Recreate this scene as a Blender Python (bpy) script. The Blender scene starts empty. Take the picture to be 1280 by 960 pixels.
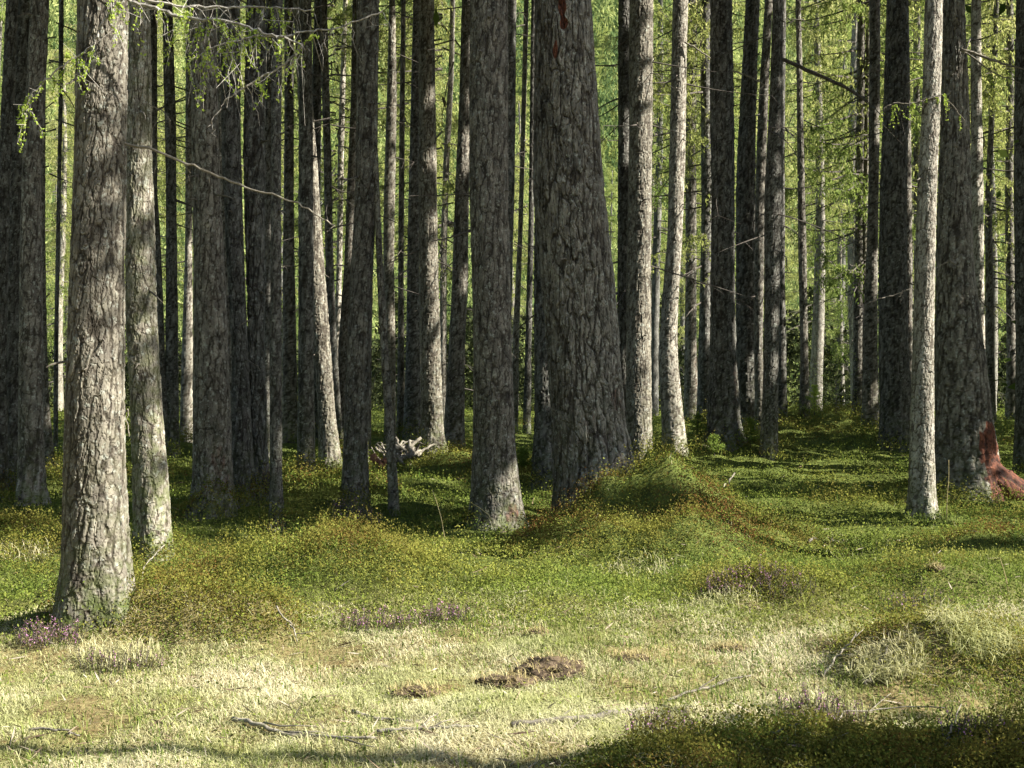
import bpy, math, random
import numpy as np
from mathutils import Vector

SC = bpy.context.scene
COL = SC.collection
random.seed(7)
RNG = np.random.default_rng(11)
F = 1500.0            # focal length in photo pixels (1280 wide)
HZ = 505.0            # horizon row
EYE = 1.5
SUN_EL = math.radians(38.0)
SUN_AZ = math.radians(12.0)      # from +X towards the camera side (-Y)
SUN = np.array([math.cos(SUN_EL)*math.cos(SUN_AZ), -math.cos(SUN_EL)*math.sin(SUN_AZ), math.sin(SUN_EL)])

# ------------------------------------------------------------------ helpers
def tag(o, label=None, cat=None, group=None, kind=None):
    if label: o['label'] = label
    if cat: o['category'] = cat
    if group: o['group'] = group
    if kind: o['kind'] = kind
    return o

def empty(name, loc):
    o = bpy.data.objects.new(name, None); COL.objects.link(o)
    o.location = loc; o.empty_display_size = 0.2
    return o

def mesh_np(name, verts, faces, mats, smooth=True, attrs=None, matidx=None):
    """faces: list of int arrays (n,3) / (n,4)"""
    me = bpy.data.meshes.new(name)
    verts = np.asarray(verts, np.float32)
    me.vertices.add(len(verts)); me.vertices.foreach_set('co', verts.ravel())
    fl = [np.asarray(f, np.int32) for f in faces if len(f)]
    tot = sum(f.size for f in fl); n = sum(len(f) for f in fl)
    me.loops.add(tot); me.polygons.add(n)
    me.loops.foreach_set('vertex_index', np.concatenate([f.ravel() for f in fl]))
    lt = np.concatenate([np.full(len(f), f.shape[1], np.int32) for f in fl])
    ls = np.concatenate([[0], np.cumsum(lt)[:-1]]).astype(np.int32)
    me.polygons.foreach_set('loop_start', ls)
    me.polygons.foreach_set('use_smooth', np.full(n, smooth, bool))
    if matidx is not None:
        me.polygons.foreach_set('material_index', np.asarray(matidx, np.int32))
    for m in (mats if isinstance(mats, (list, tuple)) else [mats]):
        me.materials.append(m)
    if attrs:
        for k, v in attrs.items():
            a = me.attributes.new(k, 'FLOAT', 'POINT'); a.data.foreach_set('value', np.asarray(v, np.float32))
    me.update(calc_edges=True)
    return me

def obj(name, me, parent=None, loc=None):
    o = bpy.data.objects.new(name, me); COL.objects.link(o)
    if parent is not None: o.parent = parent
    if loc is not None: o.location = loc
    return o

def sstep(a, b, x):
    t = np.clip((x-a)/(b-a), 0, 1); return t*t*(3-2*t)

def vnoise(x, y, seed=0, period=None):
    r = np.random.default_rng(seed); G = 256
    g = r.random((G, G)).astype(np.float32)
    xi = np.floor(x).astype(np.int64); yi = np.floor(y).astype(np.int64)
    fx = x-xi; fy = y-yi
    fx = fx*fx*(3-2*fx); fy = fy*fy*(3-2*fy)
    p = period or G
    a = g[(xi % p) % G, yi % G]; b = g[((xi+1) % p) % G, yi % G]
    c = g[(xi % p) % G, (yi+1) % G]; d = g[((xi+1) % p) % G, (yi+1) % G]
    return (a*(1-fx)+b*fx)*(1-fy)+(c*(1-fx)+d*fx)*fy

def fbm(x, y, seed=0, octv=4, gain=.5):
    s = 0; a = 1; t = 0
    for i in range(octv):
        s = s+a*(vnoise(x*2**i+i*17.3, y*2**i+i*9.1, seed+i)-.5); t += a; a *= gain
    return s/t*2

# ------------------------------------------------------------------ terrain
PD = np.array([-60, 0, 6, 8.2, 10, 12, 14, 17, 20, 24, 30, 40, 60, 100, 140, 200, 320, 500], float)
PZ = np.array([0, 0, 0.0, .08, .18, .30, .43, .62, .83, 1.0, 1.12, 1.2, 1.1, .6, 6, 38, 110, 190], float)
_dd = np.linspace(-60, 500, 5601); _zz = np.interp(_dd, PD, PZ)
_k = np.hanning(15); _k /= _k.sum(); _zz = np.convolve(np.pad(_zz, 7, mode='edge'), _k, 'valid')

def wx(X, d): return (X-640.0)/F*d

# pixel X, depth, height, rx, ry
MOUNDS = [
    (190, 7.7, .30, .52, .32), (315, 7.6, .17, .40, .32), (100, 8.15, .10, .28, .3),
    (808, 11.2, .62, .55, .44), (715, 10.85, .18, .50, .42), (885, 11.0, .22, .45, .5), (765, 10.3, .13, .6, .35), (850, 10.3, .14, .5, .35),
    (455, 9.9, .15, .75, .38), (560, 12.3, -.05, .8, .6),
    (1035, 22.5, .38, 1.9, 2.4), (960, 19.0, .12, .5, .6),
    (1165, 6.7, .20, .48, .42), (1270, 6.5, .12, .5, .4),
    (1030, 4.72, .12, .8, .36), (1250, 4.72, .15, .8, .40), (820, 4.55, .04, .45, .25),
    (945, 8.7, .16, .52, .36), (1120, 9.0, .10, .7, .45),
    (590, 16.2, .22, .9, 1.0), (560, 18.6, .16, .6, .6), (228, 18.5, .22, .7, .7),
    (268, 12.9, .14, .42, .4), (215, 10.5, .12, .25, .3), (30, 9.8, .12, .6, .5), (620, 11.9, .10, .32, .3),
    (1240, 10.6, .14, .8, .5), (1060, 13.2, .10, .9, .6), (430, 15.2, .10, .7, .6), (905, 19.0, .16, .6, .7),
    (375, 20.5, .25, .7, .8), (40, 14.5, .10, .6, .6), (845, 17.5, .13, .5, .5), (1120, 19.6, .1, .5, .5),
    (700, 12.6, -.10, .35, .5), (300, 15.5, .1, .7, .6), (1190, 13.2, .08, .7, .5),
]
MND = [(wx(a, b), b, c, e, f) for a, b, c, e, f in MOUNDS]

def mound(x, y):
    s = np.zeros(np.broadcast(x, y).shape)
    for mx, my, h, rx, ry in MND:
        s = s+h*np.exp(-((x-mx)/rx)**2-((y-my)/ry)**2)
    return s

def height(x, y):
    x = np.asarray(x, float); y = np.asarray(y, float)
    z = np.interp(y+.25*fbm(x*.21+50, y*.21+50, 5, 2)*4*(y > 3), _dd, _zz)
    near = np.clip(1.2-y/90, 0, 1)
    m = mound(x, y); z = z+m+np.clip(m, 0, .6)*(.30*fbm(x*2.6+11, y*2.6+3, 44, 3)+.22*fbm(x*7+1, y*7+3, 45, 2))
    z = z+near*(.10*fbm(x*.55+31, y*.55+77, 21, 2)+.060*fbm(x*1.9+5, y*1.9+8, 33, 3))
    z = z+.035*fbm(x*4.3+5, y*4.3+8, 35, 3)*np.clip((y-6)/6, .25, 1)*(y < 45)
    return z

_T = np.concatenate([np.arange(3.2, 30, .02), np.arange(30, 100, .1)])
def hit(X, Y):
    """where the ground lies along the photo ray through (X, Y)"""
    x = (X-640)/F*_T; z = EYE+(HZ-Y)/F*_T
    i = np.argmax(z < height(x, _T))
    if i == 0: i = len(_T)-1
    return float(x[i]), float(_T[i])
def at(X, Y, d): return np.array([(X-640)/F*d, d, EYE+(HZ-Y)/F*d])

# ------------------------------------------------------------------ materials
def newmat(name):
    m = bpy.data.materials.new(name); m.use_nodes = True
    nt = m.node_tree; nt.nodes.clear()
    return m, nt, nt.nodes, nt.links

def ramp(N, stops):
    r = N.new('ShaderNodeValToRGB'); e = r.color_ramp.elements
    while len(e) < len(stops): e.new(.5)
    for el, (p, c) in zip(e, stops):
        el.position = p; el.color = (*c, 1)
    return r

def mix(N, L, fac, a, b, mode='MIX'):
    m = N.new('ShaderNodeMix'); m.data_type = 'RGBA'; m.blend_type = mode
    for s, v in ((0, fac), (6, a), (7, b)):
        if isinstance(v, bpy.types.NodeSocket): L.new(v, m.inputs[s])
        else: m.inputs[s].default_value = v if s == 0 else (*v, 1)
    return m.outputs[2]

def mathn(N, L, op, a, b=0.0):
    m = N.new('ShaderNodeMath'); m.operation = op
    for i, v in ((0, a), (1, b)):
        if isinstance(v, bpy.types.NodeSocket): L.new(v, m.inputs[i])
        else: m.inputs[i].default_value = v
    return m.outputs[0]

def noise(N, L, vec, scale, detail=4, rough=.55):
    n = N.new('ShaderNodeTexNoise'); n.inputs['Scale'].default_value = scale
    n.inputs['Detail'].default_value = detail; n.inputs['Roughness'].default_value = rough
    if vec is not None: L.new(vec, n.inputs['Vector'])
    return n.outputs['Fac']

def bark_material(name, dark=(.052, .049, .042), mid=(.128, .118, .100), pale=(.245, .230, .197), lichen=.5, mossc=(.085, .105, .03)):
    m, nt, N, L = newmat(name)
    tc = N.new('ShaderNodeTexCoord'); mp = N.new('ShaderNodeMapping'); mp.inputs['Scale'].default_value = (1, 1, .4)
    L.new(tc.outputs['Object'], mp.inputs['Vector']); v = mp.outputs['Vector']
    oi = N.new('ShaderNodeObjectInfo')
    base = ramp(N, [(.30, dark), (.5, mid), (.68, pale)])
    L.new(noise(N, L, v, 15, 6, .6), base.inputs['Fac'])
    big = ramp(N, [(.3, (.70, .68, .66)), (.7, (1.18, 1.16, 1.14))]); L.new(noise(N, L, v, 3.0, 3), big.inputs['Fac'])
    c = mix(N, L, 1.0, base.outputs['Color'], big.outputs['Color'], 'MULTIPLY')
    lf = ramp(N, [(.55, (0, 0, 0)), (.64, (1, 1, 1))]); L.new(noise(N, L, tc.outputs['Object'], 24, 6, .62), lf.inputs['Fac'])
    c = mix(N, L, mathn(N, L, 'MULTIPLY', lf.outputs['Color'], lichen), c, (.36, .385, .34))
    fa = N.new('ShaderNodeAttribute'); fa.attribute_name = 'plate'
    fiss = ramp(N, [(.12, (.15, .125, .10)), (.42, (.52, .49, .46)), (.72, (1.15, 1.15, 1.13))]); L.new(fa.outputs['Fac'], fiss.inputs['Fac'])
    c = mix(N, L, 1.0, c, fiss.outputs['Color'], 'MULTIPLY')
    ma = N.new('ShaderNodeAttribute'); ma.attribute_name = 'moss'
    mf = ramp(N, [(.42, (0, 0, 0)), (.6, (1, 1, 1))]); L.new(noise(N, L, tc.outputs['Object'], 11, 5, .6), mf.inputs['Fac'])
    c = mix(N, L, mathn(N, L, 'MULTIPLY', mf.outputs['Color'], ma.outputs['Fac']), c, mossc)
    ra = N.new('ShaderNodeAttribute'); ra.attribute_name = 'red'
    rr = ramp(N, [(.3, (.028, .012, .008)), (.55, (.105, .035, .018)), (.78, (.19, .075, .038))]); L.new(noise(N, L, v, 30, 5), rr.inputs['Fac'])
    rr2 = ramp(N, [(.42, (0, 0, 0)), (.55, (1, 1, 1))]); L.new(mathn(N, L, 'ADD', mathn(N, L, 'MULTIPLY', ra.outputs['Fac'], .62), mathn(N, L, 'MULTIPLY', noise(N, L, v, 22, 5, .65), .35)), rr2.inputs['Fac'])
    c = mix(N, L, rr2.outputs['Color'], c, mix(N, L, 1.0, rr.outputs['Color'], fiss.outputs['Color'], 'MULTIPLY'))
    rv = N.new('ShaderNodeMapRange'); L.new(oi.outputs['Random'], rv.inputs[0]); rv.inputs[3].default_value = .82; rv.inputs[4].default_value = 1.18
    hs = N.new('ShaderNodeHueSaturation'); L.new(rv.outputs[0], hs.inputs['Value']); L.new(c, hs.inputs['Color']); hs.inputs['Saturation'].default_value = 1.0
    b = N.new('ShaderNodeBsdfPrincipled'); L.new(hs.outputs['Color'], b.inputs['Base Color']); b.inputs['Roughness'].default_value = .85
    b.inputs['Specular IOR Level'].default_value = .25
    bp = N.new('ShaderNodeBump'); bp.inputs['Strength'].default_value = .6; bp.inputs['Distance'].default_value = .012
    L.new(noise(N, L, v, 85, 5, .65), bp.inputs['Height']); L.new(bp.outputs['Normal'], b.inputs['Normal'])
    o = N.new('ShaderNodeOutputMaterial'); L.new(b.outputs[0], o.inputs[0])
    return m

def leaf_material(name, stops, trans=.4, attr='tint', patch=None, gain=1.0):
    m, nt, N, L = newmat(name)
    a = N.new('ShaderNodeAttribute'); a.attribute_name = attr
    r = ramp(N, stops); L.new(a.outputs['Fac'], r.inputs['Fac'])
    c = r.outputs['Color']
    if patch:
        g = N.new('ShaderNodeNewGeometry')
        pr = ramp(N, [(.38, (0, 0, 0)), (.62, (1, 1, 1))]); L.new(noise(N, L, g.outputs['Position'], patch[0], 3), pr.inputs['Fac'])
        c = mix(N, L, mathn(N, L, 'MULTIPLY', pr.outputs['Color'], patch[2]), c, patch[1])
    d = N.new('ShaderNodeBsdfDiffuse'); L.new(c, d.inputs['Color'])
    t = N.new('ShaderNodeBsdfTranslucent'); L.new(c, t.inputs['Color'])
    s = N.new('ShaderNodeMixShader'); s.inputs[0].default_value = trans
    L.new(d.outputs[0], s.inputs[1]); L.new(t.outputs[0], s.inputs[2])
    o = N.new('ShaderNodeOutputMaterial'); L.new(s.outputs[0], o.inputs[0])
    return m

def plain(name, stops, scale=20, rough=.9, bump=.3, bscale=60):
    m, nt, N, L = newmat(name)
    tc = N.new('ShaderNodeTexCoord')
    r = ramp(N, stops); L.new(noise(N, L, tc.outputs['Object'], scale, 6, .6), r.inputs['Fac'])
    b = N.new('ShaderNodeBsdfPrincipled'); L.new(r.outputs['Color'], b.inputs['Base Color']); b.inputs['Roughness'].default_value = rough
    b.inputs['Specular IOR Level'].default_value = .2
    bp = N.new('ShaderNodeBump'); bp.inputs['Strength'].default_value = bump; bp.inputs['Distance'].default_value = .02
    L.new(noise(N, L, tc.outputs['Object'], bscale, 5), bp.inputs['Height']); L.new(bp.outputs['Normal'], b.inputs['Normal'])
    o = N.new('ShaderNodeOutputMaterial'); L.new(b.outputs[0], o.inputs[0])
    return m

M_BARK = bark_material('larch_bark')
M_BARKG = bark_material('lichen_bark', dark=(.10, .09, .075), mid=(.155, .143, .117), pale=(.275, .258, .212), lichen=.55)  # lichen bark, base colour paler for trunks in the sun
M_BARKD = bark_material('shade_toned_bark', dark=(.034, .033, .029), mid=(.092, .090, .081), pale=(.19, .186, .172), lichen=.4)  # bark colour darkened for the trunks in shade
M_BARKP = bark_material('sunlit_pale_bark', dark=(.15, .135, .11), mid=(.255, .24, .205), pale=(.44, .415, .36), lichen=.5)  # bark colour lightened for the sunlit trunks
M_TWIG = plain('twig_bark', [(.35, (.05, .042, .035)), (.65, (.13, .115, .10))], 30)
M_PALETWIG = plain('lichen_twig', [(.35, (.14, .125, .105)), (.65, (.38, .36, .32))], 40)
M_STICK = plain('weathered_wood', [(.3, (.09, .078, .058)), (.55, (.22, .198, .158)), (.75, (.37, .345, .285))], 22)
M_DSTICK = plain('dark_stick', [(.3, (.06, .051, .04)), (.7, (.20, .18, .145))], 22)
M_RSTICK = plain('red_brown_wood', [(.3, (.12, .05, .03)), (.7, (.34, .17, .10))], 22)
M_SOIL = plain('turf_soil', [(.3, (.035, .026, .017)), (.55, (.095, .068, .043)), (.75, (.19, .145, .092))], 25, bump=.8)
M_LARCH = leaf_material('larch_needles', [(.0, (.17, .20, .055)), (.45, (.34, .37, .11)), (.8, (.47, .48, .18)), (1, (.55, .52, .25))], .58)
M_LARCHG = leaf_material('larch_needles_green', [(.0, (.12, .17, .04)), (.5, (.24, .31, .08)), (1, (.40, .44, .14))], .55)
M_LARCHF = leaf_material('far_larch_needles', [(.0, (.08, .125, .05)), (.5, (.21, .265, .09)), (1, (.40, .43, .17))], .45)  # blue raised in the colour to suggest haze on the far slope
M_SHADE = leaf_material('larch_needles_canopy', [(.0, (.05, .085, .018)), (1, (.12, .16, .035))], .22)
M_SPRUCE = leaf_material('shade_dark_spruce_needles', [(.0, (.018, .022, .011)), (.6, (.034, .043, .019)), (1, (.07, .078, .03))], .2)  # kept very dark to stand in for deep forest shade
M_SEED = leaf_material('seedling_needles', [(.0, (.10, .16, .03)), (1, (.26, .33, .07))], .4)
M_NEWLEAF = leaf_material('fresh_larch_tufts', [(0, (.24, .36, .05)), (1, (.46, .55, .11))], .45)
M_DRY = leaf_material('dry_grass', [(0, (.19, .165, .07)), (.3, (.37, .33, .17)), (.65, (.55, .505, .31)), (1, (.61, .565, .385))], .3, patch=(1.1, (.30, .335, .115), .7))
M_GREEN = leaf_material('green_grass', [(0, (.055, .10, .022)), (.5, (.12, .19, .04)), (1, (.27, .31, .09))], .35, patch=(1.1, (.20, .19, .06), .5))
M_MOSS = leaf_material('moss_leaves', [(0, (.045, .045, .014)), (.3, (.11, .13, .026)), (.6, (.20, .215, .042)), (.85, (.235, .235, .052)), (1, (.255, .25, .065))], .3, patch=(.9, (.12, .18, .035), .65))
M_BILB = leaf_material('bilberry_leaves', [(0, (.10, .04, .02)), (.22, (.17, .085, .03)), (.4, (.135, .125, .028)), (.7, (.185, .19, .038)), (1, (.25, .26, .058))], .35, patch=(2.6, (.14, .085, .033), .4))
M_HEATH = leaf_material('heather_sprigs', [(0, (.07, .04, .03)), (.5, (.12, .11, .04)), (1, (.22, .20, .08))], .25)
M_FLOWER = leaf_material('heather_flowers', [(0, (.30, .10, .24)), (1, (.58, .32, .50))], .3)
M_STALK = leaf_material('dry_stalk', [(0, (.34, .28, .13)), (1, (.46, .40, .22))], .2)

M_LITTER = leaf_material('litter', [(0, (.07, .05, .035)), (.6, (.20, .15, .10)), (1, (.42, .37, .30))], .05)
# ground material
m, nt, N, L = newmat('forest_floor'); M_GROUND = m
g = N.new('ShaderNodeNewGeometry'); P = g.outputs['Position']
r1 = ramp(N, [(.3, (.05, .05, .018)), (.5, (.09, .115, .03)), (.7, (.16, .17, .05))]); L.new(noise(N, L, P, 5, 8, .65), r1.inputs['Fac'])
r2 = ramp(N, [(.3, (.10, .065, .03)), (.55, (.22, .18, .085)), (.75, (.34, .29, .14))]); L.new(noise(N, L, P, 17, 8, .7), r2.inputs['Fac'])
sx = N.new('ShaderNodeSeparateXYZ'); L.new(P, sx.inputs[0])
mr = N.new('ShaderNodeMapRange'); L.new(sx.outputs['Y'], mr.inputs[0]); mr.inputs[1].default_value = 9.2; mr.inputs[2].default_value = 7.0
c = mix(N, L, mr.outputs[0], r1.outputs['Color'], r2.outputs['Color'])
d = N.new('ShaderNodeBsdfDiffuse'); L.new(c, d.inputs['Color'])
bp = N.new('ShaderNodeBump'); bp.inputs['Strength'].default_value = .8; bp.inputs['Distance'].default_value = .04
L.new(noise(N, L, P, 35, 6, .7), bp.inputs['Height']); L.new(bp.outputs['Normal'], d.inputs['Normal'])
o = N.new('ShaderNodeOutputMaterial'); L.new(d.outputs[0], o.inputs[0])

# ------------------------------------------------------------------ ground mesh
ys = np.concatenate([np.arange(-40, 2, 3.0), np.arange(2, 13, .035), np.arange(13, 30, .08), np.arange(30, 60, .5), np.geomspace(60, 500, 60)])
xs0 = np.concatenate([np.arange(0, 6, .04), np.arange(6, 14, .10), np.arange(14, 40, .8), np.geomspace(40, 400, 24)])
xs = np.concatenate([-xs0[:0:-1], xs0])
GX, GY = np.meshgrid(xs, ys)
GZ = height(GX, GY)+.018*fbm(GX*6, GY*6, 91, 3)*(GY < 30)
nx, ny = len(xs), len(ys)
ii = np.arange(nx*ny).reshape(ny, nx)
q = np.stack([ii[:-1, :-1], ii[:-1, 1:], ii[1:, 1:], ii[1:, :-1]], -1).reshape(-1, 4)
tag(obj('ground', mesh_np('ground', np.stack([GX, GY, GZ], -1).reshape(-1, 3), [q], M_GROUND)), kind='structure',
    label='rolling mossy forest floor rising towards the back')

# ------------------------------------------------------------------ bark + trunks
def worley(u, v, nu, seed):
    r = np.random.default_rng(seed); NV = 199
    ox = r.random((nu, NV)); oy = r.random((nu, NV)); rid = r.random((nu, NV))
    ui = np.floor(u).astype(int); vi = np.floor(v).astype(int)
    f1 = np.full(u.shape, 9.); f2 = np.full(u.shape, 9.); idr = np.zeros(u.shape); ddx = np.zeros(u.shape); ddy = np.zeros(u.shape)
    for a in (-1, 0, 1):
        for b in (-1, 0, 1):
            cu = (ui+a) % nu; cv = (vi+b) % NV
            dx = u-(ui+a+ox[cu, cv]); dy = v-(vi+b+oy[cu, cv])
            d = np.sqrt(dx*dx+dy*dy)
            near = d < f1
            f2 = np.where(near, f1, np.minimum(f2, d))
            idr = np.where(near, rid[cu, cv], idr); ddx = np.where(near, dx, ddx); ddy = np.where(near, dy, ddy)
            f1 = np.where(near, d, f1)
    return f1, f2, idr, ddx, ddy

def bark(th, z, R, seed, cw, ch, amp):
    nu = max(5, int(round(2*math.pi*R/cw)))
    u = th/(2*math.pi)*nu; v = z/ch
    nb = max(4, nu//2)
    w1 = vnoise(th/(2*math.pi)*nb, v*.8, seed+1, nb)-.5
    w2 = vnoise(th/(2*math.pi)*nu*2, v*2.2, seed+2, nu*2)-.5
    w3 = vnoise(th/(2*math.pi)*nu*3, v*4.1, seed+5, nu*3)-.5
    u1 = u+.8*w1+.45*w2+.22*w3; v1 = v+.6*w2+1.0*w1+.25*w3
    f1, f2, idr, dx, dy = worley(u1, v1, nu, seed+3)
    p1 = sstep(.0, .17, f2-f1)
    h = p1*(.25+.75*idr)+p1*(-dy*.75*(idr-.2)+dx*(idr-.5)*1.3)
    n2 = max(4, int(nu/2.4)); u2 = th/(2*math.pi)*n2+.55*w1+.18*w2+.08*w3; v2 = z/(ch*4.0)+.9*w1+.15*w3
    g1, g2, id2, gx, _ = worley(u2, v2, n2, seed+7)
    p2 = sstep(.02, .24, g2-g1)
    fine = vnoise(th/(2*math.pi)*nu*4, v*5, seed+9, nu*4)-.5
    fine2 = vnoise(th/(2*math.pi)*nu*8, v*9, seed+11, nu*8)-.5
    disp = amp*(.66*h+.66*p2*(.5+.5*id2)+.24*fine+.12*fine2-.8)
    return disp, np.clip((.35+.65*p1*(.6+.4*idr))*(.34+.66*p2)*(1+.25*fine2+.25*fine), 0, 1)

ZTOP = {}
def trunk_mesh(name, ctrl, d, base, mat, htop, style, seed, lobes=0.0, red=None, moss=.35, name_key=''):
    """ctrl: (Y, xl, xr) pixel outline at depth d; base: world base point. Returns mesh local to base."""
    c = sorted(ctrl, key=lambda t: -t[0])
    Y = np.array([t[0] for t in c], float); cx = np.array([(t[1]+t[2])/2 for t in c]); w = np.array([(t[2]-t[1]) for t in c], float)
    zc = EYE+(HZ-Y)/F*d; xc = (cx-640)/F*d; rc = w/F*d/2
    px = d/1200.0
    step = px*(.85 if d < 13.5 else 1.15 if d < 19 else 1.5)
    zlo = min(zc[0], base[2])-.30
    ztopv = EYE+(HZ+75)/F*d
    zz = np.concatenate([np.arange(zlo, ztopv, step), np.linspace(ztopv, htop, 14)[1:]])
    # extrapolate upwards with slight taper along the upper lean
    slope = (xc[-1]-xc[-2])/(zc[-1]-zc[-2])*.5
    zc2 = np.append(zc, [htop]); xc2 = np.append(xc, [xc[-1]+slope*(htop-zc[-1])]); rc2 = np.append(rc, [max(.03, rc[-1]*.25)])
    X = np.interp(zz, zc2, xc2); R = np.interp(zz, zc2, rc2)
    ks = max(3, int(.35/step) | 1); kk = np.hanning(ks+2)[1:-1]; kk /= kk.sum()
    sm = lambda a: np.convolve(np.pad(a, ks//2, mode='edge'), kk, 'valid')
    nvis = len(zz)-13
    X[:nvis] = sm(X[:nvis]); R[:nvis] = sm(R[:nvis])
    Rm = float(np.median(R[:nvis]))
    nt_ = int(np.clip(2*math.pi*Rm/step, 20, 330))
    th = np.linspace(0, 2*math.pi, nt_, endpoint=False)
    TH, ZZ = np.meshgrid(th, zz)
    cw, ch, amp = style
    disp, plate = bark(TH, ZZ-zlo, Rm, seed, cw, ch, amp)
    RR = R[:, None]*np.ones_like(TH)
    up = np.clip((ZZ-base[2])/.55, 0, 9)
    if lobes:
        k = random.choice([4, 5]); ph = random.random()*6
        RR = RR*(1+lobes*np.exp(-up*2.2)*(np.cos(k*TH+ph+.6*np.sin(2*TH))))
    RR = RR*(1+(.07 if d < 9 else .14 if d < 22 else .05)*np.exp(-np.clip(ZZ-base[2], -.3, 9)*6.5)*(1+.5*np.sin(3*TH+seed)))
    RR = RR*(1+.03*np.sin(2*TH+ZZ*1.3+seed)+.02*np.sin(3*TH-ZZ*2.1))
    RR = RR+disp
    yw = .03*np.sin(ZZ*.9+seed)
    V = np.stack([X[:, None]+RR*np.cos(TH)-base[0], d+yw+RR*np.sin(TH)-base[1], ZZ-base[2]], -1).reshape(-1, 3)
    n, k = len(zz), nt_
    idx = np.arange(n*k).reshape(n, k); nx_ = np.roll(idx, -1, 1)
    q = np.stack([idx[:-1], nx_[:-1], nx_[1:], idx[1:]], -1).reshape(-1, 4)
    redv = np.zeros(TH.shape)
    if red:
        pX = 640+(X[:, None]+RR*np.cos(TH))/d*F; pY = HZ-(ZZ-EYE)/d*F
        front = np.sin(TH) < .2
        for (rx, ry, sx_, sy_, st) in red:
            e = ((pX-rx)/sx_)**2+((pY-ry)/sy_)**2+.8*(vnoise(TH*9, ZZ*14, seed+31)-.5)
            redv = np.maximum(redv, st*(1-sstep(.6, 1.2, e))*front)
    mossv = np.clip(moss*(np.exp(-up*.8)+1.1*np.exp(-up*3)+(.55 if name_key == 'T2' else 0)), 0, 1)
    return mesh_np(name, V, [q], mat, False, {'plate': plate.ravel(), 'red': redv.ravel(), 'moss': mossv.ravel()})

def tube(pts, rad, n=6, seed=0, rough=.12):
    pts = np.asarray(pts, float); rad = np.asarray(rad, float)
    t = np.gradient(pts, axis=0); t /= np.linalg.norm(t, axis=1)[:, None]+1e-9
    up = np.where(np.abs(t[:, 2:3]) > .9, [[1., 0, 0]], [[0, 0, 1.]])
    a = np.cross(t, up); a /= np.linalg.norm(a, axis=1)[:, None]+1e-9
    b = np.cross(t, a)
    th = np.linspace(0, 2*math.pi, n, endpoint=False)
    rr = rad[:, None]*(1+rough*(np.random.default_rng(seed).random((len(pts), n))-.5)*2)
    V = pts[:, None]+rr[..., None]*(np.cos(th)[None, :, None]*a[:, None]+np.sin(th)[None, :, None]*b[:, None])
    V = V.reshape(-1, 3)
    idx = np.arange(len(pts)*n).reshape(-1, n); nx_ = np.roll(idx, -1, 1)
    q = np.stack([idx[:-1], nx_[:-1], nx_[1:], idx[1:]], -1).reshape(-1, 4)
    c0 = len(V); V = np.vstack([V, pts[:1], pts[-1:]])
    f = np.concatenate([np.stack([idx[0], np.full(n, c0), nx_[0]], -1), np.stack([idx[-1], nx_[-1], np.full(n, c0+1)], -1)])
    return V, q, f

class Acc:
    """collects tubes and leaf quads for one mesh"""
    def __init__(s): s.v = []; s.q = []; s.t = []; s.n = 0; s.tint = []; s.mi_q = []; s.mi_t = []
    def add(s, V, q=None, t=None, tint=None, mi=0):
        s.v.append(V)
        if q is not None and len(q): s.q.append(np.asarray(q)+s.n); s.mi_q.append(np.full(len(q), mi))
        if t is not None and len(t): s.t.append(np.asarray(t)+s.n); s.mi_t.append(np.full(len(t), mi))
        s.tint.append(np.full(len(V), .5) if tint is None else tint); s.n += len(V)
    def tube(s, pts, rad, n=5, mi=0, seed=0): V, q, f = tube(pts, rad, n, seed); s.add(V, q, f, mi=mi)
    def leaves(s, P, size, mi=0, aspect=.5, tint=None, updir=None, rng=RNG):
        V, q = leaf_quads(P, size, aspect, updir, rng)
        tn = np.repeat(rng.random(len(P)) if tint is None else tint, 4)
        s.add(V, q, tint=tn, mi=mi)
    def mesh(s, name, mats, smooth=False):
        V = np.vstack(s.v); fs = []; mi = []
        if s.q: fs.append(np.vstack(s.q)); mi.append(np.concatenate(s.mi_q))
        if s.t: fs.append(np.vstack(s.t)); mi.append(np.concatenate(s.mi_t))
        return mesh_np(name, V, fs, mats, smooth, {'tint': np.concatenate(s.tint)}, np.concatenate(mi))

def leaf_quads(P, size, aspect=.5, axis=None, rng=RNG):
    """small diamond shaped leaves centred at P"""
    n = len(P); size = np.broadcast_to(size, (n,))
    a = rng.normal(size=(n, 3)) if axis is None else np.asarray(axis)+.35*rng.normal(size=(n, 3))
    a /= np.linalg.norm(a, axis=1)[:, None]+1e-9
    r = rng.normal(size=(n, 3)); b = np.cross(a, r); b /= np.linalg.norm(b, axis=1)[:, None]+1e-9
    A = a*(size*.5)[:, None]; B = b*(size*.5*aspect)[:, None]
    V = np.stack([P-A, P-B*1.0+A*.1, P+A, P+B+A*.1], 1).reshape(-1, 3)
    q = np.arange(n*4).reshape(n, 4)
    return V, q

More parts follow.
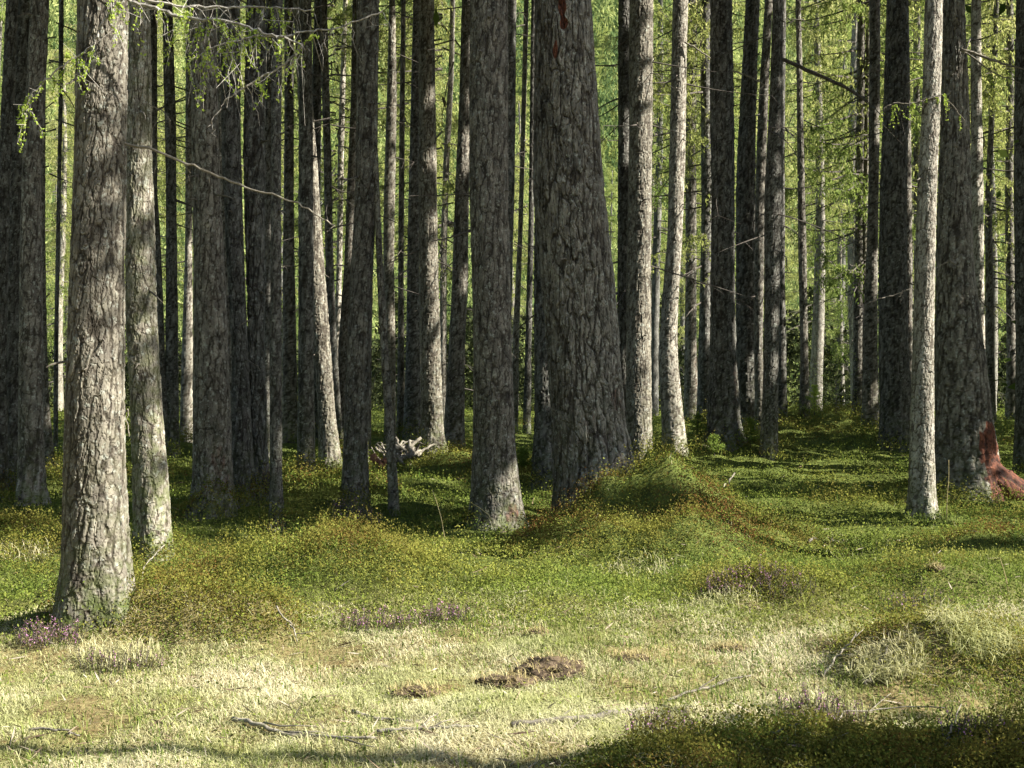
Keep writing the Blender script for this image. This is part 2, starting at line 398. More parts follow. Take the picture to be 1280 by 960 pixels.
# ------------------------------------------------------------------ what the sun reaches (crowns keep clear of these rays)
LIT = []   # (point, radius)
def lit(p, r): LIT.append((np.asarray(p, float), r))
def clear(P, extra=.30):
    """True for crown clumps that leave the lit places in the sun"""
    P = np.asarray(P, float)
    if not len(P): return np.ones(0, bool)
    e1 = np.cross(SUN, [0, 0, 1.]); e1 /= np.linalg.norm(e1); e2 = np.cross(SUN, e1)
    LP_ = np.array([p for p, r in LIT]); LR = np.array([r for p, r in LIT], np.float32)+extra
    lu, lv, lw = (LP_@e1).astype(np.float32), (LP_@e2).astype(np.float32), (LP_@SUN).astype(np.float32)
    ok = np.ones(len(P), bool)
    for i in range(0, len(P), 4000):
        Q = P[i:i+4000]; u = (Q@e1).astype(np.float32)[:, None]; v = (Q@e2).astype(np.float32)[:, None]; w = (Q@SUN).astype(np.float32)[:, None]
        near = ((u-lu)**2+(v-lv)**2 < LR**2) & (w-lw > .6)
        ok[i:i+4000] = ~near.any(1)
    return ok

# ------------------------------------------------------------------ the trees of the photo
# key: base Y, outline [(Y, xl, xr)...], bark (cell w, cell h, amp), material, label
S_FINE = (.020, .050, .0072); S_MID = (.025, .074, .0112); S_BIG = (.032, .112, .0175); S_OLD = (.037, .13, .022)
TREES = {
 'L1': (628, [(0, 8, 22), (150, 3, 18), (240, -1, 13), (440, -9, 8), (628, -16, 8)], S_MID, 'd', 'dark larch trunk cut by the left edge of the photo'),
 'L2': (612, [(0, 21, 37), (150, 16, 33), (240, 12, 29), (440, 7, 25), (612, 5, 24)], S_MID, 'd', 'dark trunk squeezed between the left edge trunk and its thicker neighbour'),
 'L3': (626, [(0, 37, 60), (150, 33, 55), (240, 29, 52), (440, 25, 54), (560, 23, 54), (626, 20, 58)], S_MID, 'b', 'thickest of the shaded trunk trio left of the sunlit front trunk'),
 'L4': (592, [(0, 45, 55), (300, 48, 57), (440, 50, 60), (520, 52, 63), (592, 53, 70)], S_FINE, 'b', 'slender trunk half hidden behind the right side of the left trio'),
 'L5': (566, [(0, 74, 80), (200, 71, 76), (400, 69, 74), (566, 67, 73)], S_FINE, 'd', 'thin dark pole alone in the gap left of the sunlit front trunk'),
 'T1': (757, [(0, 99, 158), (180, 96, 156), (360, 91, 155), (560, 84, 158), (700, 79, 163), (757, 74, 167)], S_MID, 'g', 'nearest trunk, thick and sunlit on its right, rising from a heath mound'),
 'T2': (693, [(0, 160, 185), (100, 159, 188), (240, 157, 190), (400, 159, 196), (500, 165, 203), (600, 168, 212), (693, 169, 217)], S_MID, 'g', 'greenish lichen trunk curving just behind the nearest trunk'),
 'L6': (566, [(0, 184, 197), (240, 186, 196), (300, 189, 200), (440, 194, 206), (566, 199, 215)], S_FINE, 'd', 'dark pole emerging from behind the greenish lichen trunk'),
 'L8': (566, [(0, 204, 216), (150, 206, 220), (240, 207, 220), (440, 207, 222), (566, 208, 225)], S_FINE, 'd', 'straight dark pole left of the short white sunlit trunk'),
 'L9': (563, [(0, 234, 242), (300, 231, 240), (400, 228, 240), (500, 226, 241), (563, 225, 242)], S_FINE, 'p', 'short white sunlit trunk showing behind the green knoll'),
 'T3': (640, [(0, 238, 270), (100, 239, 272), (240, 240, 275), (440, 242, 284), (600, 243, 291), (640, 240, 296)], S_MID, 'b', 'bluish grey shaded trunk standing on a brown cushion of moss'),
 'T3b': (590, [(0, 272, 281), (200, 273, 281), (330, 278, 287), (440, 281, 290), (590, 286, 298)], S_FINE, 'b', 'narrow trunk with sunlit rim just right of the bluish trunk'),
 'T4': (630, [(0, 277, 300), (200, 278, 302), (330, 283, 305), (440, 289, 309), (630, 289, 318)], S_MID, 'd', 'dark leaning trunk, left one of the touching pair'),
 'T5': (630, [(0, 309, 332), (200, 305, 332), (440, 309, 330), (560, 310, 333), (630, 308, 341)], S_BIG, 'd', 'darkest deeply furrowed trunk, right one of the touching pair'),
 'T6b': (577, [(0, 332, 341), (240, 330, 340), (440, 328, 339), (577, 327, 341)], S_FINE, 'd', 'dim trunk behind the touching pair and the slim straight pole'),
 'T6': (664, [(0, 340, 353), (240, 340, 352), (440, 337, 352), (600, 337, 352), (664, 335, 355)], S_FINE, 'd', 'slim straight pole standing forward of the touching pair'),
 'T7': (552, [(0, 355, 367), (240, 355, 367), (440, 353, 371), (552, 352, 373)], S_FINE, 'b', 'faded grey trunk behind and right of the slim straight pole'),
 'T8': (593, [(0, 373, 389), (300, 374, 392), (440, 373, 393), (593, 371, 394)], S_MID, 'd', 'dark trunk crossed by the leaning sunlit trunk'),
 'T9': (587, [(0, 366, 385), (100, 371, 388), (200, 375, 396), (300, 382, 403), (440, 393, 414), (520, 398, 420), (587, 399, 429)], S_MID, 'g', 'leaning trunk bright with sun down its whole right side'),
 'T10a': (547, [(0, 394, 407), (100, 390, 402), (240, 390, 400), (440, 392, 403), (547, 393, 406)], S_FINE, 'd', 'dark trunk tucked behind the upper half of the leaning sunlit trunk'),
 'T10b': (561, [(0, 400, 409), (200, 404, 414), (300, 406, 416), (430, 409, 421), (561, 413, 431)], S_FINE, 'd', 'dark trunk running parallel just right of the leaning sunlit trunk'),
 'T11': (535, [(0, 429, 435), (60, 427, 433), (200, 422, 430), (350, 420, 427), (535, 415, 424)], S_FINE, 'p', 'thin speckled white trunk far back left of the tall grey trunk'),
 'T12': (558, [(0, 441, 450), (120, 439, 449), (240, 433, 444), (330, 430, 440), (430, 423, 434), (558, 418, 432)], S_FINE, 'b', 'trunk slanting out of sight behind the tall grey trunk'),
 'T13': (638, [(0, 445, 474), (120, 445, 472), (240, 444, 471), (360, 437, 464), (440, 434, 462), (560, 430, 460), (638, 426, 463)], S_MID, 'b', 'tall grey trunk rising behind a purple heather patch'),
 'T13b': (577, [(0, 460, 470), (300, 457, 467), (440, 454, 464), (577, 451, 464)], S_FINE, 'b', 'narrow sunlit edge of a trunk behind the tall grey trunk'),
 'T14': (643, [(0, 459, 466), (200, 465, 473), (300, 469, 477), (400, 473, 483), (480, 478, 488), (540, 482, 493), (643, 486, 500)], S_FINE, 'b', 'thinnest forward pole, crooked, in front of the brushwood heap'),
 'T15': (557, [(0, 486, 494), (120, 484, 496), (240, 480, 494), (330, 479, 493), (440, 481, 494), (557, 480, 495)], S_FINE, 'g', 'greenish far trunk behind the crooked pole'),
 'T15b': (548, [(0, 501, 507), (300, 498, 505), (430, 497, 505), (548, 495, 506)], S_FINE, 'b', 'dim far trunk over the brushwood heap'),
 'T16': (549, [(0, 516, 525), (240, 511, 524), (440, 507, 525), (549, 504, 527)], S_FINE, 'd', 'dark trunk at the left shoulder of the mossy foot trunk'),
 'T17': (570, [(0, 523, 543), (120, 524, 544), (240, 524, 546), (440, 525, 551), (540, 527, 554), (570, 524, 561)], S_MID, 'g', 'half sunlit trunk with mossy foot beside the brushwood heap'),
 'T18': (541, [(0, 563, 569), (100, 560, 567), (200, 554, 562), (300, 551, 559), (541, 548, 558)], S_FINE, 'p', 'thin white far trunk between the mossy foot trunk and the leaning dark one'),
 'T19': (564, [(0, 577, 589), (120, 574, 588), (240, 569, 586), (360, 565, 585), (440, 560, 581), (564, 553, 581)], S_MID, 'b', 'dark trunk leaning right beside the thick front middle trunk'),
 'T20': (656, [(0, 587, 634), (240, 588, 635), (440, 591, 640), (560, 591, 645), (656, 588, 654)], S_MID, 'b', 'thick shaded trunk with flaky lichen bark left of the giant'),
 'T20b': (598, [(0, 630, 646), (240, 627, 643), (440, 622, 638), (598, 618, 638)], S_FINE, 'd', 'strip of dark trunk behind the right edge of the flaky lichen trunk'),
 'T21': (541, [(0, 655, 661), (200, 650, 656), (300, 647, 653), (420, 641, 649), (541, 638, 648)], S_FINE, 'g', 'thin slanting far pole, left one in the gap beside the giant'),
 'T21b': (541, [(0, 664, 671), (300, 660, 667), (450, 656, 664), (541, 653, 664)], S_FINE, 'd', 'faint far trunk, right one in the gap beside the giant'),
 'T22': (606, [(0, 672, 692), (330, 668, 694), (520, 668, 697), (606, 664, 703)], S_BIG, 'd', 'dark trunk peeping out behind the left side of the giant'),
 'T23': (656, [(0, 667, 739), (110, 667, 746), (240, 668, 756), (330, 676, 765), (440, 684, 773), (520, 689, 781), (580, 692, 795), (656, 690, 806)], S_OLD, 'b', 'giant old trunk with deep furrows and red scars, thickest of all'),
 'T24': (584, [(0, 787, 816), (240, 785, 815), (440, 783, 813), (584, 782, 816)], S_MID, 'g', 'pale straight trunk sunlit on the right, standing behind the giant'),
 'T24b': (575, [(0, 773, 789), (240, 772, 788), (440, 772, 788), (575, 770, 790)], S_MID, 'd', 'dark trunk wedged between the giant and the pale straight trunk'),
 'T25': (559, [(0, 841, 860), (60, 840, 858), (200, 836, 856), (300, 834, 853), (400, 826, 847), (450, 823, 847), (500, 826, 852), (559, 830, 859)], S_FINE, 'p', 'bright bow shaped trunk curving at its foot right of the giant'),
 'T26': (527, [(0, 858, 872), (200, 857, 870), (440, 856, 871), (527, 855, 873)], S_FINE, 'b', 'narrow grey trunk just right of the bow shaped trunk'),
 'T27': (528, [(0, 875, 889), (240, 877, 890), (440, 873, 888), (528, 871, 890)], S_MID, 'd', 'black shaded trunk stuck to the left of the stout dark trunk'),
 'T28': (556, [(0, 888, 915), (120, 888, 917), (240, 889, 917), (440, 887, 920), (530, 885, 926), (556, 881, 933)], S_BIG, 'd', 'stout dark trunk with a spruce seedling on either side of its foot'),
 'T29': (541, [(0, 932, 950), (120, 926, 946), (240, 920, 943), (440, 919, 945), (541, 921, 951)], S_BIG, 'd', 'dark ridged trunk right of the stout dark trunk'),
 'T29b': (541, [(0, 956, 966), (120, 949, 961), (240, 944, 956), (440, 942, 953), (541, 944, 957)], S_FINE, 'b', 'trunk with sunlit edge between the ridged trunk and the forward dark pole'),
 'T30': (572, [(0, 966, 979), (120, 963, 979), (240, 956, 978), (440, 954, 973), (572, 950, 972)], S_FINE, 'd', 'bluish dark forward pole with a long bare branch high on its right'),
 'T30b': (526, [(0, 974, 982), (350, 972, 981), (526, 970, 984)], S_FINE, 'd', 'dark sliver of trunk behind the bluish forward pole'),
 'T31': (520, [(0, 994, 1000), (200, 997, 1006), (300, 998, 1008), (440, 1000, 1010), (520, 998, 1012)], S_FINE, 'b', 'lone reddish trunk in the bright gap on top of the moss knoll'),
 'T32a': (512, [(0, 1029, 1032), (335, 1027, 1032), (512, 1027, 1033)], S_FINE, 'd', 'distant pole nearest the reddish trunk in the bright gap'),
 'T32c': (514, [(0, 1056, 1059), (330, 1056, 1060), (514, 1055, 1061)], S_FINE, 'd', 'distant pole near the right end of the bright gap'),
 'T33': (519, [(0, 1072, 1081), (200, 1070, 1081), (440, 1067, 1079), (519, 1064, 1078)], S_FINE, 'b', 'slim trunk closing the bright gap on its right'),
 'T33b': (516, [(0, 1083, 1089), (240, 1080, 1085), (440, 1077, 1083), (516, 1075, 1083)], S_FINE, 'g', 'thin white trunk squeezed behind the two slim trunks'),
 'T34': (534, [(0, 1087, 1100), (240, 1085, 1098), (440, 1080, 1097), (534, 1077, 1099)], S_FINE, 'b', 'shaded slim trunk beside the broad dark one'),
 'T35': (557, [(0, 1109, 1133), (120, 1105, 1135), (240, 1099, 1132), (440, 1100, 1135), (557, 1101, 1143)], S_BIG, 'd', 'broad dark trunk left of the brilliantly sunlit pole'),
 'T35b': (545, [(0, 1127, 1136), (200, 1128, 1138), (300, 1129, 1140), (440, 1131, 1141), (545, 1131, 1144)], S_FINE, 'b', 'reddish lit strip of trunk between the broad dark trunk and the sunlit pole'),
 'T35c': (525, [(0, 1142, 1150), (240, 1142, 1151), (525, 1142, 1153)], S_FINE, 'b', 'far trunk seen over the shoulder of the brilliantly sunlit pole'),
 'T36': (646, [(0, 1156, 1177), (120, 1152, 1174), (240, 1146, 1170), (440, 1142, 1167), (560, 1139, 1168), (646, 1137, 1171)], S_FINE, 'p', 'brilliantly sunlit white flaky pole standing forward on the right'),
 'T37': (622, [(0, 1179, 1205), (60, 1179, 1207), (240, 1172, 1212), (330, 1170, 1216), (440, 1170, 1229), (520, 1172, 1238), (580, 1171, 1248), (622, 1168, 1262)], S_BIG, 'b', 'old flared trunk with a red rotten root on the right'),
 'T38': (575, [(0, 1215, 1227), (240, 1214, 1228), (350, 1217, 1229), (440, 1219, 1231), (575, 1221, 1236)], S_FINE, 'p', 'sunlit pole behind the right side of the red rooted trunk'),
 'T39': (526, [(0, 1242, 1248), (60, 1240, 1246), (250, 1232, 1240), (440, 1231, 1242), (526, 1230, 1245)], S_FINE, 'b', 'far shaded pole leaning right beyond the red root'),
 'T40': (524, [(0, 1258, 1266), (240, 1257, 1267), (440, 1258, 1269), (524, 1256, 1271)], S_FINE, 'b', 'slim far pole just left of the right edge trunk'),
 'T41': (592, [(0, 1271, 1292), (240, 1269, 1294), (440, 1269, 1297), (592, 1268, 1303)], S_MID, 'd', 'dark trunk cut by the right edge of the photo'),
}
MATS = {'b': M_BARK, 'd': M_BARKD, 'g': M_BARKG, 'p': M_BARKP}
REDS = {'T23': [(701, 20, 5, 14, .85), (703, 40, 5, 9, .85), (693, 72, 4, 12, .8), (768, 500, 9, 16, .45), (776, 585, 20, 22, .4), (735, 520, 6, 8, .4)],
        'T3': [(278, 575, 9, 22, .45), (283, 600, 8, 15, .42)], 'T20': [(640, 640, 10, 14, .5), (610, 520, 6, 8, .35)], 'T5': [(334, 600, 6, 26, .45)],
        'L3': [(43, 595, 6, 14, .42)], 'T28': [(917, 480, 5, 40, .42)], 'T26': [(869, 470, 4, 45, .42)], 'T31': [(1003, 380, 6, 150, .3)], 'T35b': [(1134, 330, 6, 160, .38)],
        'T37': [(1226, 560, 16, 34, .7), (1240, 600, 24, 36, .85)]}
BASE = {}
DEPTH = {'T23': 12.0, 'T25': 18.2, 'T41': 16.6, 'L9': 19.4, 'T17': 17.2, 'T9': 16.4, 'T24': 16.8}
for k, t in TREES.items():
    c = t[1][-1]; X = (c[1]+c[2])/2
    if k in DEPTH: d = DEPTH[k]; x, _, z = at(X, t[0], d); BASE[k] = (x, d, z); continue
    x, d = hit(X, t[0])
    BASE[k] = (x, d, float(height(x, d)))

_mr = np.random.default_rng(404)
for k, (bx, d, bz) in BASE.items():          # moss cushions at the feet of the trunks
    if d < 23 and k not in ('T1', 'T23', 'T36'):
        for j in range(2):
            MND.append((bx+_mr.normal()*.22, d-.12+_mr.normal()*.15, .05+.07*_mr.random(), .22+.2*_mr.random(), .2+.2*_mr.random()))
for j in range(85):                          # small hummocks all over the middle distance
    d = 8.6+15*_mr.random(); X = -60+1400*_mr.random()
    MND.append((wx(X, d), d, .05+.12*_mr.random()**1.5, .22+.5*_mr.random(), .2+.4*_mr.random()))
# sunlit places
def lt(k, Ys, r=.22):
    d = BASE[k][1]
    pts = sorted(TREES[k][1])
    for Y in Ys:
        xl = np.interp(Y, [p[0] for p in pts], [p[1] for p in pts]); xr = np.interp(Y, [p[0] for p in pts], [p[2] for p in pts])
        lit(at((xl+2*xr)/3, Y, d-.1), r)
R_ = lambda a, b, s: range(a, b, s)
lt('T1', [10, 60, 110, 570, 620, 670, 720], .12); lt('T1', [180, 240, 500], .04)
lt('T2', [230, 330, 410], .03); lt('T9', R_(190, 600, 45), .22); lt('T24', R_(0, 590, 55), .20); lt('T25', R_(0, 560, 50), .25)
lt('T36', R_(0, 650, 45), .2); lt('T38', R_(60, 520, 60), .2); lt('L9', R_(320, 570, 60), .25); lt('T17', R_(120, 560, 80), .12)
lt('T29b', R_(120, 520, 90), .1); lt('T35b', R_(180, 400, 70), .15); lt('T13b', R_(400, 540, 60), .12); lt('T30', R_(100, 260, 60), .05)
for k in ('T11', 'T18', 'T15', 'T21', 'T33b', 'T31'): lt(k, R_(40, 480, 90), .2)
lt('T20', [610, 640], .12); lt('T37', [590, 625], .15)
for X, Y, r in [(480, 610, .35), (540, 600, .3), (420, 610, .3), (390, 610, .25), (510, 620, .2), (640, 668, .2), (80, 622, .2), (220, 620, .25), (860, 625, .35), (820, 620, .3),
                (900, 610, .2), (1010, 640, .35), (1080, 640, .3), (1220, 680, .45), (1260, 660, .3), (1110, 690, .4), (1000, 690, .4), (460, 690, .3), (560, 690, .3), (380, 720, .3),
                (30, 700, .25), (1050, 600, .2), (640, 575, .2), (880, 660, .3), (850, 650, .3), (250, 640, .2)]:
    x, d = hit(X, Y); lit((x, d, height(x, d)+.05), r)
SOFT0 = len(LIT)
for i in range(280):
    x, d = hit(*((-30+1340*random.random(), 535+200*random.random()) if i < 200 else (840+330*random.random(), 535+150*random.random()))); lit((x, d, height(x, d)+.05), .08+.24*random.random())
SOFT1 = len(LIT)
for k, (bx, d, bz) in BASE.items():
    if d > 23.3:
        for z in (4.6, 6.6, 8.6): lit((bx-.6, d, z), 1.0); lit((bx+1.2, d, z), .8)
lit(at(506, 566, 17.5), .16)
for Y in (745, 770, 800, 830, 865, 900, 940):
    for X in range(-40, 1340, 75):
        x, d = hit(X, Y)
        if Y >= 890 and X > 640: continue
        lit((x, d, height(x, d)+.03), .30)

# places the photo shows in the shade of crowns
SHADE = []
def st(k, y0, y1, step=.28, prob=1.0):
    d = BASE[k][1]; pts = sorted(TREES[k][1]); dY = step*F/d; Y = y0
    while Y < y1:
        xl = np.interp(Y, [p[0] for p in pts], [p[1] for p in pts]); xr = np.interp(Y, [p[0] for p in pts], [p[2] for p in pts])
        if random.random() < prob: SHADE.append(at(xl+(xr-xl)*(.3+.7*random.random()), Y, d-.05))
        Y += dY
for k in ('T3', 'T4', 'T5', 'T6', 'T6b', 'T7', 'T8', 'T16', 'T19', 'T22', 'T24b', 'T26', 'T27', 'T28', 'T29', 'T30', 'T34', 'T35', 'T41', 'L1', 'L2', 'L3', 'L4', 'L6', 'L8', 'T20b'): st(k, -20, 600)
st('T20', -20, 600, .18); st('T23', -20, 600, .16); st('T23', -20, 600, .2); st('T13', -20, 600, .25); st('T37', -20, 545, .2); st('T1', 190, 520, .3, .5); st('T2', -20, 180, .3); st('T2', 180, 660, .3, .6); st('T14', -20, 420, .3)
HARD = []
for k in ('T23', 'T20', 'T13', 'T37', 'T3', 'T28', 'T35'):
    n0 = len(SHADE); st(k, -20, 560, .3); HARD += SHADE[n0:]
for X, Y in [(680, 690), (720, 700), (660, 660), (640, 700), (700, 670), (690, 650), (560, 620), (575, 600), (560, 640)]:
    x, d = hit(X, Y)
    for j in range(2): SHADE.append(np.array([x, d, float(height(x, d))+.1]))
_e1 = np.cross(SUN, [0, 0, 1.]); _e1 /= np.linalg.norm(_e1); _e2 = np.cross(SUN, _e1)
_h = np.array([p for p in HARD]); _hu, _hv = _h@_e1, _h@_e2
LIT = [l for i, l in enumerate(LIT) if not (SOFT0 <= i < SOFT1 and np.min((l[0]@_e1-_hu)**2+(l[0]@_e2-_hv)**2) < (l[1]+.42)**2)]
# ------------------------------------------------------------------ crowns
def canopy(acc, x, y, z0, z1, rad, n, per=12, leaf=.15, rng=RNG, mi=1, spread=.5):
    """drooping needle clumps of a larch crown, world coordinates, keeping the sunlit places open"""
    t = rng.random(n)**.9; z = z0+(z1-z0)*t
    r = rad*np.sqrt(rng.random(n))*(1-.75*t); a = rng.random(n)*2*math.pi
    P = np.stack([x+r*np.cos(a), y+r*np.sin(a), z-.25*r], -1)
    P = P[clear(P)]
    if not len(P): return np.zeros((0, 3))
    Q = np.repeat(P, per, 0)+rng.normal(size=(len(P)*per, 3))*np.array([spread, spread, spread*.55])*.6
    Q = Q[clear(Q, .02)]
    acc.leaves(Q, leaf*(.6+.8*rng.random(len(Q))), mi, .55)
    return P

def limbs(acc, x, y, P, r0=.018, mi=0, k=40, rng=RNG):
    for p in P[rng.permutation(len(P))[:k]]:
        q = np.array([x, y, p[2]+.3*np.hypot(p[0]-x, p[1]-y)])
        mid = (q+p)/2+np.array([0, 0, .08])
        acc.tube([q, mid, p], [r0, r0*.7, r0*.3], 4, mi)

# spray prototype for the detailed larches: hanging twigs set with needle tufts
def larch_crown(seed, zb, zt, rad, nb, tuft, dead=10, leafmi=1):
    rng = np.random.default_rng(seed); acc = Acc(); PP = []; TT = []; SS = []
    for i in range(nb):
        t = rng.random()**.85; z = zb+(zt-zb)*t
        L_ = rad*(1-.8*t)*(.55+.6*rng.random()); a = rng.random()*2*math.pi
        s = np.linspace(0, 1, 7)
        dr = .10+.35*rng.random()
        rr = L_*s; px = rr*np.cos(a+.25*s*rng.normal()); py = rr*np.sin(a+.25*s*rng.normal())
        pz = z-dr*L_*(s**1.3)+.18*L_*s**3
        pts = np.stack([px, py, pz], -1)
        acc.tube(pts, .018*(1-s)+.005, 3, 0)
        nt_ = int(9+L_*9)
        base_t = .5*rng.random()+.5*t
        for j in range(nt_):
            u = .12+.88*rng.random(); k = u*6; i0 = min(5, int(k)); p = pts[i0]*(1-(k-i0))+pts[i0+1]*(k-i0)
            hl = (.18+.5*rng.random())*(1-.3*u)
            sa = a+rng.choice([-1, 1])*(.7+.5*rng.random()); side = (.15+.4*rng.random())*(1-.5*u)
            m_ = 13
            w = np.linspace(.1, 1, m_)
            q = p+np.stack([side*w*np.cos(sa), side*w*np.sin(sa), -hl*w**1.6], -1)
            PP.append(q+rng.normal(size=(m_, 3))*.018); TT.append(np.clip(base_t+.25*rng.normal(size=m_), 0, 1))
            SS.append(tuft*(.6+.8*rng.random(m_)))
            if j % 3 == 0:
                acc.tube([p, q[6], q[12]], [.004, .003, .002], 3, 0)
    for i in range(dead):
        z = max(.9, zb-3.0)+rng.random()*(zb-max(.9, zb-3.0)+2); a = rng.random()*2*math.pi; L_ = .5+1.3*rng.random()
        s = np.linspace(0, 1, 5); pts = np.stack([L_*s*np.cos(a), L_*s*np.sin(a), z-.25*L_*s+.15*L_*s*s*rng.normal()], -1)
        acc.tube(pts, .015*(1-s)+.005, 3, 0)
        for j in range(4):
            p = pts[rng.integers(1, 5)]; acc.tube([p, p+rng.normal(size=3)*.2-np.array([0, 0, .12])], [.007, .004], 3, 0)
    acc.leaves(np.vstack(PP), np.concatenate(SS), leafmi, .26, np.concatenate(TT), updir=np.array([0, 0, .45]), rng=rng)
    return acc

# ------------------------------------------------------------------ build the photographed trees
GR = {'front': 'larch trunks of the front rows', 'far': 'far larch trunks seen between the front ones'}
PROTO = []
for i, (zb, rad, nb, mat) in enumerate([(3.2, 2.3, 62, M_LARCH), (4.2, 2.5, 66, M_LARCH), (5.2, 2.4, 60, M_LARCHG), (3.6, 2.1, 60, M_LARCH), (2.6, 2.2, 66, M_LARCHG), (6.0, 2.6, 60, M_LARCH)]):
    PROTO.append(larch_crown(100+i, zb, 17, rad, int(nb*1.7), .092, 12).mesh('larch_crown', [M_TWIG, mat]))
ROOT = {}
for n, (k, t) in enumerate(TREES.items()):
    bx, d, bz = BASE[k]
    big = t[1][2][2]-t[1][2][1]
    root = empty('larch_tree', (bx, d, bz)); ROOT[k] = root
    far = d > 23.3
    tag(root, t[4], 'tree', GR['far' if far else 'front'])
    htop = 19.0 if big > 14 else 16.0
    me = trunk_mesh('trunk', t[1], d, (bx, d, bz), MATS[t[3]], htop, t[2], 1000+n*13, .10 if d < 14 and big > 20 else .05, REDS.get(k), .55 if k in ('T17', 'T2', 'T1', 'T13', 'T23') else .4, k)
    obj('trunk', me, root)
    if far:
        c = obj('crown', PROTO[n % len(PROTO)], root); c.rotation_euler.z = random.random()*6.28; c.scale = (1, 1, 1+.1*random.random())
    else:
        acc = Acc(); z0 = max(EYE+(HZ+40)/F*(d+2.5), 7.2)
        P = canopy(acc, bx, d, z0, 18.5, 2.6, 150, 10, .22)
        rg = np.random.default_rng(n+60)
        for j in range(9 if d > 14 else 0):
            z = bz+2.2+6*rg.random(); a = rg.random()*6.28; L_ = .4+1.3*rg.random()**1.5; w_ = np.linspace(0, 1, 6)
            pts = np.stack([bx+L_*w_*np.cos(a+.3*w_*rg.normal()), d+L_*w_*np.sin(a), z-.3*L_*w_+.2*rg.normal()*L_*w_*w_], -1)
            acc.tube(pts, .009*(1-w_)+.003, 4, 0)
            for i in range(6): p = pts[rg.integers(1, 6)]; acc.tube([p, p+np.array([rg.normal()*.12, rg.normal()*.12, -.05-.15*rg.random()])], [.004, .002], 3, 0)
        if len(P) or d > 14:
            limbs(acc, bx, d, P, k=25)
            for a_ in acc.v: a_ -= np.array([bx, d, bz])
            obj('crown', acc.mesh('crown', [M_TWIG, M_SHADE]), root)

for k in ('T1', 'T2', 'T3', 'T4', 'T5', 'T6', 'T9', 'T13', 'T17', 'T20', 'T22', 'T23', 'T24', 'T25', 'T28', 'T29', 'T30', 'T35', 'T36', 'T37', 'L3'):
    rg = np.random.default_rng(sum(map(ord, k))); bx, d, bz = BASE[k]; pts = sorted(TREES[k][1])
    for j in range(5):
        Y = rg.uniform(-10, 470); xl = np.interp(Y, [p[0] for p in pts], [p[1] for p in pts]); xr = np.interp(Y, [p[0] for p in pts], [p[2] for p in pts])
        u_ = rg.uniform(-.98, .98); rr_ = (xr-xl)/2/F*d; c_ = at((xl+xr)/2, Y, d); yv = -math.sqrt(1-u_*u_)
        out = np.array([u_, yv*.9, rg.uniform(-.35, .25)]); L_ = rg.uniform(.03, .10) if rg.random() < .6 else rg.uniform(.1, .28)
        p0 = c_+np.array([u_*rr_*.9, yv*rr_*.9, 0]); w_ = np.linspace(0, 1, 5)[:, None]
        q_ = p0+out*(L_+rr_*.12)*w_+rg.normal(size=(5, 3))*.004-np.array([0, 0, .25])*L_*w_**2
        V, q, f = tube(q_, np.linspace(.011, .004, 5), 6, j, .2)
        obj('branch_stub', mesh_np('branch_stub', V-np.array([bx, d, bz]), [q, f], M_DSTICK, True), ROOT[k])

# ------------------------------------------------------------------ unseen trees added beyond the right edge to shade the stand
def plain_trunk(x, y, z, h, r, lean=0.0):
    s = np.linspace(0, 1, 30)
    pts = np.stack([x+lean*s*h, y+0*s, z-.3+s*h], -1)
    return tube(pts, r*(1-.8*s)+.01, 14, int(x*10) % 99, .06)
sh = np.random.default_rng(77)
spots = []
for y in np.arange(9.6, 30, 1.55):
    for j in range(2):
        spots.append((.43*y+2.6+j*3.6+sh.random()*1.6, y+sh.normal()*.5))
EXTRA = {}  # more needle clumps added along sun rays to shade chosen places
for p in SHADE:
    for j in range(3):
        t = 2.0
        while t < 45:
            q_ = p+SUN*t
            if q_[0] > .43*q_[1]+2.4 and q_[2] > 1.2: break
            t += .4
        q_ = p+SUN*(t+5*sh.random())
        if q_[2] > 19: continue
        i = int(np.argmin([(q_[0]-a)**2+(q_[1]-b)**2 for a, b in spots])); EXTRA.setdefault(i, []).append(q_)
for i_s, (x, y) in enumerate(spots):
    z = float(height(x, y)); root = empty('larch_tree', (x, y, z))
    tag(root, 'unseen leafy larch added outside the right edge to shade the stand', 'tree', 'larches outside the right edge')
    V, q, f = plain_trunk(x, y, z, 19, .15)
    obj('trunk', mesh_np('trunk', V-np.array([x, y, z]), [q, f], M_BARKD, True, {'plate': np.ones(len(V)), 'red': np.zeros(len(V)), 'moss': np.zeros(len(V))}), root)
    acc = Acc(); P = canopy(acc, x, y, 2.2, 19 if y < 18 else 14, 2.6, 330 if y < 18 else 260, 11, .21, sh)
    limbs(acc, x, y, P, k=30, rng=sh)
    if i_s in EXTRA:
        E = np.array(EXTRA[i_s]); Q = np.repeat(E, 26, 0)+sh.normal(size=(len(E)*26, 3))*.20; Q = Q[clear(Q, .02)]
        if len(Q): acc.leaves(Q, .19*(.6+.8*sh.random(len(Q))), 1, .55, rng=sh)
    for a_ in acc.v: a_ -= np.array([x, y, z])
    obj('crown', acc.mesh('crown', [M_TWIG, M_SHADE]), root)
